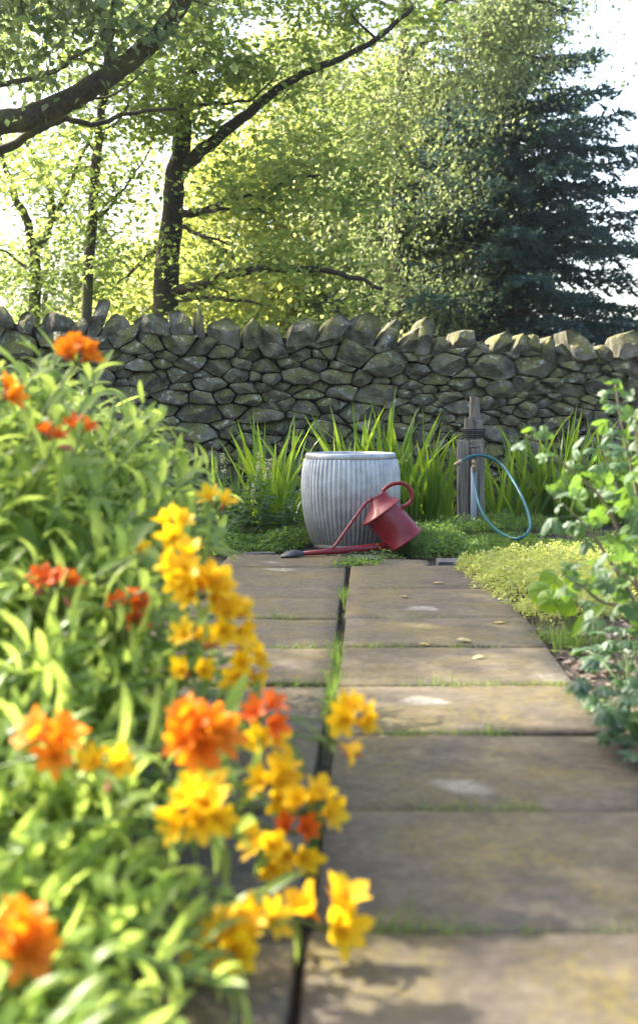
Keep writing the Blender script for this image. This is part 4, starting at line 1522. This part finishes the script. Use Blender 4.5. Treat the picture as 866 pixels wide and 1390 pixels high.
for label, heads in flower_plants:
    tips = [P(h[0], h[1], h[2]) for h in heads]
    m0 = sum(tips, Vector()) / len(tips)
    lean = min(0.75, max(0.12, m0.x + 0.70 + lr.uniform(-0.05, 0.15)))
    bx = m0.x - lean
    by = m0.y + lr.uniform(0.05, 0.30)
    pb = Vector((bx, by, ground_z(bx, by)))
    pl = thing('lily_plant', label, 'flower plant', pb, 'flowering lilies in the bed')
    for (px, py, D, kind, n, size, ax), tip in zip(heads, tips):
        ax = Vector(ax)
        tip = tip - ax.normalized() * size * 0.55
        b0 = pb + Vector((lr.uniform(-0.06, 0.06), lr.uniform(-0.06, 0.06), 0))
        lily_stem(pl, pb, b0, tip, lr, nleaf=20 if px < 330 else 11, bare=0.2, leafL=(0.08, 0.13))
        head(pl, pb, tip, ax, kind, n, size, lr, spread=0.95 if n > 3 else 0.7)
        if lr.random() < 0.55:
            for _ in range(2):
                d = (ax + Vector((lr.gauss(0, .7), lr.gauss(0, .4), lr.gauss(-.3, .5)))).normalized()
                place('flower_bud', BUD, pl, tip - pb + d * 0.012, d.to_track_quat('Z', 'Y').to_matrix(), lr.uniform(0.022, 0.034))


# leafy stems without flowers fill the bed
def xr(D):
    return float(np.interp(D, [1.2, 1.65, 2.0, 2.4, 2.9, 3.3, 3.6], [-0.06, -0.07, -0.10, -0.17, -0.22, -0.21, -0.26]))


def hz(D):
    return float(np.interp(D, [1.2, 1.45, 1.65, 2.0, 2.4, 2.7, 3.0, 3.4, 3.8], [0.03, 0.07, 0.12, 0.30, 0.56, 0.80, 0.88, 0.82, 0.72]))


fill_tips = []
for D0, D1, n in ((1.25, 1.6, 58), (1.6, 2.0, 76), (2.0, 2.4, 76), (2.4, 2.8, 84), (2.8, 3.2, 84), (3.2, 3.6, 46)):
    for _ in range(n):
        D = lr.uniform(D0, D1)
        xl = -433 / F * D - 0.22
        x = lr.uniform(xl, xr(D))
        edge = max(0.0, min(1.0, (x - (xr(D) - 0.34)) / 0.34))
        h = hz(D) * (1 - 0.34 * edge ** 1.3) * (1 - 0.32 * lr.random() ** 1.7)
        fill_tips.append(Vector((x, D, max(0.05, h))))
groups = {}
for tp in fill_tips:
    lean = min(0.55, max(0.08, tp.x + 0.62 + lr.uniform(0, 0.2)))
    b = Vector((tp.x - lean, tp.y + lr.uniform(0.0, 0.2), 0))
    groups.setdefault((round(b.x / 0.22), round(b.y / 0.26)), []).append((b, tp))
for key, lst in groups.items():
    bx = sum(b.x for b, _ in lst) / len(lst)
    by = sum(b.y for b, _ in lst) / len(lst)
    pb = Vector((bx, by, ground_z(bx, by)))
    mh = sum(tp.z for _, tp in lst) / len(lst)
    if mh > 0.62:
        lab, grp = 'tall leafy lily plant without open flowers, backing onto the wall end of the bed', 'tall leafy lilies in the bed'
    elif mh > 0.28:
        lab, grp = 'middling leafy lily plant without open flowers, in front of the tall leafy ones', 'middling leafy lilies in the bed'
    else:
        lab, grp = 'low sprawling leafy lily plant without open flowers, leaves close to the paving', 'low leafy lilies in the bed'
    pl = thing('lily_plant', lab, 'flower plant', pb, grp)
    for b, tp in lst:
        b.z = ground_z(b.x, b.y)
        kk = float(np.interp(tp.y, [1.3, 2.4], [0.62, 1.0]))
        lily_stem(pl, pb, b, tp, lr, nleaf=round(19 / kk ** 0.6), bare=0.10, leafL=(0.08 * kk, 0.145 * kk))

# ------------------------------------------------------------------ sword leaved clumps along the wall
def blade_mesh(W, bend, twist):
    return leaf_mesh('leaf', M['iris'], 1, W, bend, 0.5, 7, 0.30, twist)


blades = [blade_mesh(w, b, t_) for w, b, t_ in ((0.060, 0.15, 0.2), (0.052, 0.5, -0.2), (0.072, 0.3, 0.4), (0.056, 0.9, 0.1), (0.056, 0.05, -0.3))]
ir = random.Random(9)
iris_spots = [
    ('sword leaved clump standing alone between the mint and the tub, tips in the sun', 372, 8.0, 0.70, 60, 0.85),
    ('sword leaved clump behind the left edge of the tub', 436, 8.55, 0.60, 30, 0.8),
    ('sword leaved clump behind the middle of the tub', 482, 8.62, 0.74, 40, 0.8),
    ('sword leaved clump rising behind the right half of the tub', 518, 8.58, 0.82, 46, 0.9),
    ('sword leaved clump just right of the tub behind the watering can', 562, 8.5, 0.72, 42, 0.75),
    ('sword leaved clump touching the left side of the wooden tap post', 596, 8.5, 0.58, 34, 1.0),
    ('sword leaved clump touching the right side of the wooden tap post', 676, 8.6, 0.66, 36, 0.8),
    ('sword leaved clump inside the loop of the hose', 718, 8.65, 0.58, 34, 0.9),
    ('sword leaved clump behind the upper right of the hose loop', 756, 8.7, 0.74, 44, 0.8),
    ('sword leaved clump behind the tip of the currant bush', 800, 8.75, 0.66, 40, 0.9),
    ('sword leaved clump farthest along the wall behind the currant bush', 845, 8.8, 0.72, 34, 0.65),
    ('sword leaved clump half hidden behind the leafy lilies at the wall foot', 318, 8.6, 0.52, 22, 0.6),
]
for label, px, D, h, n, sp in iris_spots:
    x = (px - 433) / F * D
    pb = Vector((x, D, ground_z(x, D)))
    pl = thing('iris_clump', label, 'iris', pb, 'sword leaved clumps along the wall')
    for k in range(n):
        off = Vector((ir.gauss(0, 0.06), ir.gauss(0, 0.05), -0.01))
        a = math.atan2(off.y, off.x) + ir.gauss(0, 0.7)
        tilt = abs(ir.gauss(0, 0.24)) * sp / 0.65 + 0.03
        out = Vector((math.cos(a), math.sin(a), 0))
        fw = (out * math.sin(tilt) + Vector((0, 0, math.cos(tilt)))).normalized()
        L = h * ir.uniform(0.5, 1.15)
        place('leaf', ir.choice(blades), pl, off, frame_from(fw, Vector((ir.gauss(0, 1), ir.gauss(0, 1), 0.2)) - out * 0.8), (L * 1.0, L, L))


# ------------------------------------------------------------------ currant bush
def lobed_mesh(name, mat, lobes=5, W=1.0, cup=0.18, seed=0, depth=0.32, teeth=0.05):
    """palmate leaf of unit size, petiole at the origin, along +Y"""
    r = random.Random(seed)
    n = 44
    rim = []
    for k in range(n + 1):
        a = -2.55 + 5.1 * k / n
        q = abs(math.cos(a * lobes / 5.1 * math.pi / 1.0 * 0.98)) if lobes > 1 else 1
        rad = 0.56 * (1 - depth + depth * q ** 1.1) * (1 - 0.10 * abs(a) / 2.55) * (1 + teeth * (1 if k % 2 else -1) + r.uniform(-0.03, 0.03))
        x, y = math.sin(a) * rad * W, 0.42 + math.cos(a) * rad
        rr_ = math.hypot(x, y - 0.42)
        z = -cup * rr_ * rr_ * 2.2 + 0.05 * math.sin(a * lobes) * rr_ + r.uniform(-0.008, 0.008)
        rim.append((x, y, z))
    inner = [(x * 0.5, 0.42 + (y - 0.42) * 0.5, z * 0.2 + 0.03 * math.cos(i * 0.9)) for i, (x, y, z) in enumerate(rim)]
    vs = rim + inner + [(0, 0.36, 0.0)]
    c = len(vs) - 1
    m = n + 1
    fs = []
    for k in range(n):
        fs.append((k + 1, k, m + k, m + k + 1))
        fs.append((m + k + 1, m + k, c))
    # petiole
    b = len(vs)
    vs += [(-0.012, -0.35, -0.12), (0.012, -0.35, -0.12), (0.012, 0.36, 0.0), (-0.012, 0.36, 0.0)]
    fs.append((b, b + 1, b + 2, b + 3))
    return mesh_of(name, vs, fs, mat)


cur_leaves = [lobed_mesh('leaf', M['currant'], 3, 1.05, c_, s_, d_, 0.055) for c_, s_, d_ in ((0.25, 1, 0.50), (0.5, 2, 0.44), (0.1, 3, 0.52), (-0.3, 4, 0.46), (0.8, 5, 0.48))]
straw_leaves = [lobed_mesh('leaf', M['straw'], 5, 1.0, c_, s_, 0.32, 0.07) for c_, s_ in ((0.3, 6), (0.6, 7), (0.1, 8))]
lime_leaves = [lobed_mesh('leaf', M['lime'], 1, 1.05, c_, s_, 0.0, 0.01) for c_, s_ in ((0.3, 9), (0.5, 10))]
cr = random.Random(15)


def leafy_branch(plant, pb, pts, r0, leaves, nleaf, size, start=0.1, jit=0.5, kname='branch', stemmat='twig', updir=0.6, camface=0.35):
    pp = smoothpath(pts, 5)
    org = pp[0]
    mb = MB()
    m = len(pp)
    mb.tube([p - org for p in pp], [r0 * (1 - 0.75 * i / (m - 1)) for i in range(m)], 6)
    br = obj(kname, mesh_of(kname, mb.v, mb.f, M[stemmat]), plant, org - pb)
    a = cr.uniform(0, 6.28)
    for k in range(nleaf):
        s = start + (1 - start) * (k + cr.random() * 0.7) / nleaf
        f = min(s, 0.999) * (m - 1)
        i = int(f)
        p = pp[i].lerp(pp[i + 1], f - i)
        tn = (pp[i + 1] - pp[i]).normalized()
        a += 2.4
        o1 = tn.orthogonal().normalized()
        o2 = tn.cross(o1)
        out = (o1 * math.cos(a) + o2 * math.sin(a)) + tn * 0.45 + Vector((0, 0, 0.15))
        out.normalize()
        sz = cr.uniform(*size) * (1.0 - 0.45 * max(0, s - 0.75) / 0.25)
        up = Vector((cr.gauss(0, jit), cr.gauss(-camface, jit), updir + cr.random() * 0.6))
        place('leaf', cr.choice(leaves), br, p - org + out * sz * 0.36, frame_from(out, up), sz)
    return br


CB = Vector((0.98, 3.75, ground_z(0.98, 3.75)))
bush = thing('currant_bush', 'currant bush with grey green lobed leaves arching over the golden mound', 'bush', CB)
branches = [
    ([CB + Vector((0, 0, 0)), P(866, 800, 3.7), P(825, 690, 3.62), P(775, 640, 3.55), P(714, 590, 3.5)], 0.0075, 13),
    ([CB + Vector((0.05, 0.05, 0)), P(880, 750, 3.8), P(862, 660, 3.75), P(846, 590, 3.7), P(834, 522, 3.68)], 0.0075, 20),
    ([CB + Vector((0.02, -0.05, 0)), P(860, 815, 3.5), P(810, 735, 3.4), P(780, 700, 3.35), P(752, 676, 3.3)], 0.007, 12),
    ([CB + Vector((0.0, -0.05, 0)), P(866, 836, 3.4), P(815, 816, 3.3), P(790, 796, 3.25), P(765, 782, 3.2)], 0.007, 9),
    ([CB + Vector((0.08, 0.0, 0)), P(890, 760, 3.6), P(880, 690, 3.5), P(866, 620, 3.45), P(862, 560, 3.4)], 0.007, 16),
    ([CB + Vector((0.06, -0.06, 0)), P(900, 850, 3.4), P(880, 830, 3.3), P(858, 790, 3.2), P(832, 770, 3.2)], 0.006, 11),
    ([CB + Vector((0.15, 0.0, 0)), P(930, 780, 3.6), P(930, 680, 3.6), P(910, 600, 3.6), P(900, 540, 3.6)], 0.007, 14),
    ([CB + Vector((0.15, -0.1, 0)), P(930, 850, 3.4), P(920, 780, 3.3), P(890, 720, 3.25), P(868, 680, 3.2)], 0.007, 14),
    ([CB + Vector((0.1, 0.1, 0)), P(880, 790, 3.9), P(862, 720, 3.95), P(832, 650, 4.0), P(818, 610, 4.0)], 0.006, 11),
]
for pts, r0, n in branches:
    leafy_branch(bush, CB, pts, r0, cur_leaves, round(n * 1.45), (0.046, 0.078), start=0.25)

# lime leaves growing by the edge of the mound
LB = P(778, 850, 4.45)
LB.z = ground_z(LB.x, LB.y)
lime = thing('lime_leaf_plant', 'plant with broad rounded lime green leaves at the edge of the golden mound', 'plant', LB)
for px, py, D, sz in ((748, 812, 4.25, 0.075), (738, 800, 4.3, 0.08), (752, 788, 4.4, 0.085), (775, 812, 4.3, 0.09), (783, 786, 4.4, 0.08), (765, 800, 4.45, 0.09)):
    p = P(px, py, D)
    mb = MB()
    mb.tube([Vector((0, 0, 0)), (p - LB) * 0.5 + Vector((0, 0, 0.02)), p - LB], 0.0025, 5)
    st = obj('stalk', mesh_of('stalk', mb.v, mb.f, M['lily_stem']), lime)
    out = Vector((-0.8 + cr.gauss(0, .3), -0.2 + cr.gauss(0, .3), 0.3)).normalized()
    place('leaf', cr.choice(lime_leaves), st, p - LB - out * sz * 0.4, frame_from(out, Vector((cr.gauss(0, .2), -0.9, 0.7))), sz)
# one long lime blade with a red midrib
p0, p1 = P(775, 865, 4.2), P(812, 822, 4.15)
place('leaf', leaf_mesh('leaf', M['lime'], 1, 0.32, 0.5, 0.3, 7, 0.5), lime, p0 - LB, frame_from((p1 - p0), Vector((-0.4, -0.8, 0.5))), (p1 - p0).length * 1.15)

# low leafy plants at the right edge of the paving
for k, (px, py, D, n, label) in enumerate((
        (888, 1000, 2.85, 26, 'low plant with toothed dark leaves spilling on the right paving edge'),
        (866, 940, 3.15, 22, 'low plant with toothed leaves between the bare soil and the paving edge'),
        (935, 960, 2.9, 24, 'low toothed leaf plant growing behind the one that spills on the paving'),
        (850, 890, 3.55, 14, 'small toothed leaf plant under the currant bush beside the soil'))):
    b = P(px, py, D)
    b.z = ground_z(b.x, b.y)
    pl = thing('strawberry_plant', label, 'plant', b)
    for j in range(n):
        a = cr.uniform(0, 6.28)
        rr_ = 0.145 * math.sqrt(cr.random())
        tip = Vector((rr_ * math.cos(a), rr_ * math.sin(a), cr.uniform(0.05, 0.20)))
        mb = MB()
        mb.tube([Vector((0, 0, 0)), tip * 0.55 + Vector((0, 0, 0.03)), tip], 0.0018, 4)
        st = obj('stalk', mesh_of('stalk', mb.v, mb.f, M['lily_stem']), pl)
        for q in (-1, 0, 1):
            out = Vector((math.cos(a + q * 1.1), math.sin(a + q * 1.1), 0.1))
            sz = cr.uniform(0.035, 0.055)
            place('leaf', cr.choice(straw_leaves), st, tip, frame_from(out, Vector((cr.gauss(0, .3), cr.gauss(-0.3, .3), 1))), sz)

# ------------------------------------------------------------------ mint by the tub, with pale spikes
mr = random.Random(23)
mint_leaves = [leaf_mesh('leaf', M['darkleaf'], 1, 0.52, b, 0.25, 5, 0.4) for b in (0.5, 0.9, 0.2)]
for k, (px, D, h, n, spikes, label) in enumerate((
        (325, 7.55, 0.42, 9, 3, 'leafy mint plant with pale flower spikes beside the yellow lilies'),
        (355, 7.65, 0.36, 9, 2, 'leafy mint plant with two pale spikes in front of the lone sword leaved clump'),
        (392, 7.75, 0.26, 7, 0, 'short leafy mint plant close to the left side of the tub'),
        (300, 7.3, 0.30, 8, 1, 'leafy mint plant with one pale spike at the end of the left slabs'))):
    x = (px - 433) / F * D
    b = Vector((x, D, ground_z(x, D)))
    pl = thing('mint_plant', label, 'plant', b)
    for j in range(n):
        a = mr.uniform(0, 6.28)
        q = 0.10 * math.sqrt(mr.random())
        base = Vector((q * math.cos(a), q * math.sin(a), 0))
        tip = base * 2.0 + Vector((mr.gauss(0, .02), mr.gauss(0, .02), h * mr.uniform(0.7, 1.05)))
        mb = MB()
        mb.tube([base, base.lerp(tip, 0.5) + Vector((mr.gauss(0, .01), 0, 0)), tip], 0.0025, 4)
        st = obj('stem', mesh_of('stem', mb.v, mb.f, M['lily_stem']), pl)
        for m_ in range(9):
            s = 0.15 + 0.85 * m_ / 9
            for sg in (0, math.pi):
                a2 = m_ * 1.57 + sg + mr.gauss(0, .3)
                out = Vector((math.cos(a2), math.sin(a2), 0.25 + mr.gauss(0, .2))).normalized()
                place('leaf', mr.choice(mint_leaves), st, base.lerp(tip, s), frame_from(out, (mr.gauss(0, .2), mr.gauss(0, .2), 1)), mr.uniform(0.055, 0.09) * (1.1 - 0.4 * s))
        if j < spikes:
            pts = []
            for u in range(60):
                s = mr.random()
                pts.append(tuple(tip + Vector((mr.gauss(0, .006), mr.gauss(0, .006), s * 0.11))))
            V, Fq = leaf_quads(np.array(pts), 0.016, 0.3, -0.6)
            obj('flower_spike', fast_mesh('flower_spike', V, Fq, M['spike']), pl)


# ------------------------------------------------------------------ ground cover
def cover(name, label, cat, spots, n, mat, size, hfun, flat=0.5, droop=-0.2, aspect=0.4):
    """thousands of small leaves in a low cushion"""
    pts = []
    r = random.Random(len(name) + n)
    while len(pts) < n:
        cx_, cy_, rx, ry = r.choice(spots)
        a, q = r.uniform(0, 6.283), math.sqrt(r.random())
        x, y = cx_ + rx * q * math.cos(a), cy_ + ry * q * math.sin(a)
        h = hfun(x, y) * (1 - 0.75 * q ** 4)
        h *= 0.75 + 0.5 * mnoise.noise(Vector((x * 7, y * 7, 2))) + 0.3 * mnoise.noise(Vector((x * 19, y * 19, 6)))
        h = max(0.02, h)
        k = 1 - 0.55 * r.random() ** 1.6
        pts.append((x, y, ground_z(x, y) + h * k))
    V, Fq = leaf_quads(np.array(pts), size, flat, droop, aspect=aspect)
    o = obj(name, fast_mesh(name, V, Fq, M[mat]))
    o['kind'] = 'stuff'
    return tag(o, label, cat)


gs = []
gr = random.Random(3)
for px, D, rx, ry in ((690, 5.9, 0.20, 0.35), (720, 5.6, 0.25, 0.45), (760, 5.3, 0.28, 0.5), (800, 5.6, 0.30, 0.55), (850, 5.4, 0.35, 0.55), (740, 6.2, 0.30, 0.35), (665, 6.15, 0.16, 0.22), (790, 6.2, 0.35, 0.35), (770, 4.95, 0.20, 0.28), (900, 5.8, 0.35, 0.5)):
    gs.append(((px - 433) / F * D, D, rx, ry))
cover('golden_marjoram', 'cushion of tiny golden yellow leaves spreading onto the right paving edge', 'ground cover', gs, 34000, 'gold', 0.018, lambda x, y: 0.14, 0.5, -0.3, 0.45)
gs = []
for px, D, rx, ry in ((560, 7.4, 0.16, 0.35), (590, 7.5, 0.2, 0.5), (620, 7.3, 0.2, 0.5), (650, 7.5, 0.25, 0.6), (690, 7.4, 0.25, 0.55), (730, 7.3, 0.25, 0.5), (770, 7.2, 0.3, 0.5), (810, 7.0, 0.3, 0.4), (610, 6.95, 0.2, 0.22), (670, 6.95, 0.25, 0.22), (640, 8.1, 0.3, 0.3), (700, 8.1, 0.3, 0.3), (850, 7.4, 0.3, 0.5), (545, 7.05, 0.06, 0.10)):
    gs.append(((px - 433) / F * D, D, rx, ry))
cover('bedstraw_cover', 'low feathery green ground cover around the tap post and the tub', 'ground cover', gs, 36000, 'cover', 0.021, lambda x, y: (0.13 if x < 0.78 or y > 7.9 else 0.035), 0.3, -0.3, 0.4)
gs = []
for px, D, rx, ry in ((385, 7.35, 0.12, 0.22), (355, 7.2, 0.14, 0.20), (320, 7.1, 0.14, 0.2), (405, 7.5, 0.08, 0.25), (380, 7.75, 0.2, 0.3), (300, 7.6, 0.2, 0.4), (260, 7.2, 0.3, 0.4)):
    gs.append(((px - 433) / F * D, D, rx, ry))
woodruff = list(gs)
gs = [(x, y, 0.55, 0.6) for x in (-2.6, -1.9, -1.25) for y in (4.2, 5.1, 6.0, 6.9, 7.8, 8.6)]
cover('geranium_cover', 'green ground cover filling the bed between the lilies and the wall', 'ground cover', gs, 26000, 'cover', 0.042, lambda x, y: 0.20, 0.4, -0.2, 0.6)
gs = woodruff
cover('woodruff_cover', 'low green leafy ground cover between the mint and the tub', 'ground cover', gs, 8000, 'cover', 0.026, lambda x, y: 0.10, 0.4, -0.2, 0.45)

# grass and weeds in the joints of the paving
gp = []
jr = random.Random(31)


def joint_tuft(u, v, n, s):
    for _ in range(n):
        p = PW(u + jr.gauss(0, s), v + jr.gauss(0, 0.006), -0.012)
        gp.append(tuple(p))


for v, a, b, n in ((5.53, 0.1, 0.3, 30), (4.706, 0.1, 0.45, 120), (4.144, 0.03, 0.22, 130), (4.144, 0.25, 0.5, 60), (3.561, 0.18, 0.62, 200), (3.009, 0.12, 0.4, 230), (3.009, 0.35, 0.42, 60), (2.44, 0.18, 0.42, 160), (1.868, 0.05, 0.26, 120), (1.868, 0.3, 0.5, 40), (1.30, 0.1, 0.5, 60)):
    for _ in range(n):
        gp.append(tuple(PW(jr.uniform(a, b), v + jr.gauss(0, 0.008), -0.012)))
for v, a, b, n in ((4.12, -0.28, -0.03, 150), (3.57, -0.4, -0.03, 170), (4.71, -0.36, -0.16, 90), (3.02, -0.3, -0.02, 80)):
    for _ in range(n):
        gp.append(tuple(PW(jr.uniform(a, b), v + jr.gauss(0, 0.008), -0.012)))
blade_field('joint_grass', gp, 0.010, 0.045, 0.0016, 'grass', 0.9, parent=path)
gp = []
for _ in range(620):
    v = jr.choice((jr.uniform(1.8, 5.6), jr.gauss(3.35, 0.10), jr.gauss(3.58, 0.08), jr.gauss(4.1, 0.07), jr.gauss(3.9, 0.1), jr.gauss(5.3, 0.05), jr.gauss(2.4, 0.05)))
    gp.append(tuple(PW(-0.004 + jr.gauss(0, 0.010), v, -0.02)))
for v, u, n in ((4.72, -0.24, 14), (2.46, 0.36, 10), (1.88, 0.12, 16), (3.02, 0.38, 10), (3.58, 0.3, 10)):
    for _ in range(n):
        gp.append(tuple(PW(u + jr.gauss(0, .03), v + jr.gauss(0, .006), -0.012)))
blade_field('joint_weed', gp, 0.02, 0.075, 0.0018, 'grass', 0.6, parent=path)
pts = []
for _ in range(420):
    u, v = jr.choice(((0.02, 6.45), (0.1, 6.52), (0.16, 6.72), (0.02, 6.36)))
    p = PW(u + jr.gauss(0, .05), v + jr.gauss(0, .04), 0.0)
    pts.append((p.x, p.y, abs(jr.gauss(0, .02)) - 0.005))
V, Fq = leaf_quads(np.array(pts), 0.022, 0.6, 0, aspect=0.6)
o = obj('chickweed', fast_mesh('chickweed', V, Fq, M['cover']))
o['kind'] = 'stuff'
tag(o, 'small chickweed growing among the broken slate at the end of the paving', 'weed')

# leaf litter on the bare soil
pts = []
for _ in range(1500):
    x = jr.uniform(0.66, 1.25)
    y = jr.uniform(3.0, 4.7)
    u = x - (-0.088 + 0.036 * y)
    if u < 0.68:
        continue
    pts.append((x, y, ground_z(x, y) + jr.uniform(0.0, 0.012)))
V, Fq = leaf_quads(np.array(pts), 0.034, 1.6, 0, aspect=0.7)
o = obj('leaf_litter', fast_mesh('leaf_litter', V, Fq, M['dry']))
o['kind'] = 'stuff'
tag(o, 'dry brown leaf litter and chips on the bare soil', 'litter')
gp = []
for px, py, n in ((770, 868, 90), (752, 856, 60), (800, 868, 50), (735, 862, 30)):
    D = CAMZ * F / (py - 560)
    for _ in range(n):
        x, y = (px - 433) / F * D + jr.gauss(0, .035), D + jr.gauss(0, .03)
        gp.append((x, y, ground_z(x, y)))
o = blade_field('soil_grass', gp, 0.04, 0.10, 0.0022, 'grass', 0.7)
tag(o, 'thin grass tufts on the soil beside the golden mound', 'grass')

# seedlings on the soil
for k, (px, py) in enumerate(((775, 878), (752, 882), (815, 868), (832, 880))):
    D = CAMZ * F / (py - 560)
    x = (px - 433) / F * D
    b = Vector((x, D, ground_z(x, D)))
    pl = thing('seedling', 'tiny green seedling on the bare soil beside the paving', 'seedling', b, 'seedlings on the soil')
    mb = MB()
    mb.tube([(0, 0, 0), (0.002, 0, 0.03)], 0.0012, 4)
    mb.build('stem', M['lily_stem'], pl)
    for q in range(4):
        a = q * 1.57 + k
        place('leaf', lily_leaves[q], pl, Vector((0.002, 0, 0.028)), frame_from((math.cos(a), math.sin(a), 0.3), (0, 0, 1)), 0.028)

# fallen leaves on the slabs
fl_mesh = [lobed_mesh('fallen_leaf', M['fallen'], 1, 0.7, c_, s_, 0.0, 0.05) for c_, s_ in ((0.15, 21), (0.25, 22))]
for k, (px, py, sz, label) in enumerate(((668, 848, 0.055, 'pale curled fallen leaf on the slab beside the golden mound'), (640, 872, 0.05, 'yellow fallen leaf on the slab joint near the bare soil'),
                                         (598, 793, 0.05, 'dry fallen leaf on the slab in front of the watering can'), (570, 876, 0.035, 'small dry fallen leaf in the middle of a slab'),
                                         (655, 893, 0.035, 'small pale fallen leaf close to the right paving edge'), (545, 812, 0.04, 'brown fallen leaf on the sunny far slab'))):
    D = CAMZ * F / (py - 560)
    me = fl_mesh[k % 2]
    o = obj('fallen_leaf', me)
    a = jr.uniform(0, 6.28)
    o.matrix_world = Matrix.Translation(((px - 433) / F * D, D, 0.010)) @ Matrix.Rotation(a, 4, 'Z') @ Matrix.Rotation(jr.uniform(-.2, .2), 4, 'X') @ Matrix.Scale(sz, 4)
    tag(o, label, 'leaf', 'fallen leaves on the paving')

# ------------------------------------------------------------------ thin summer haze
hm, hnt, hout = nmat('haze')
pv = N(hnt, 'ShaderNodeVolumePrincipled', Density=0.0005)
pv.inputs['Color'].default_value = (0.86, 0.92, 1.0, 1)
pv.inputs['Anisotropy'].default_value = 0.25
hnt.links.new(pv.outputs[0], hout.inputs['Volume'])
mb = MB()
x0, x1, y0, y1, z0, z1 = -620, 620, -320, 720, -1.1, 11.0
mb.add([(x0, y0, z0), (x1, y0, z0), (x1, y1, z0), (x0, y1, z0), (x0, y0, z1), (x1, y0, z1), (x1, y1, z1), (x0, y1, z1)],
       [(3, 2, 1, 0), (4, 5, 6, 7), (0, 1, 5, 4), (1, 2, 6, 5), (2, 3, 7, 6), (3, 0, 4, 7)])
hz_o = mb.build('haze', hm, smooth=False)
hz_o['kind'] = 'stuff'
tag(hz_o, 'thin pale haze in the air over the garden', 'haze')
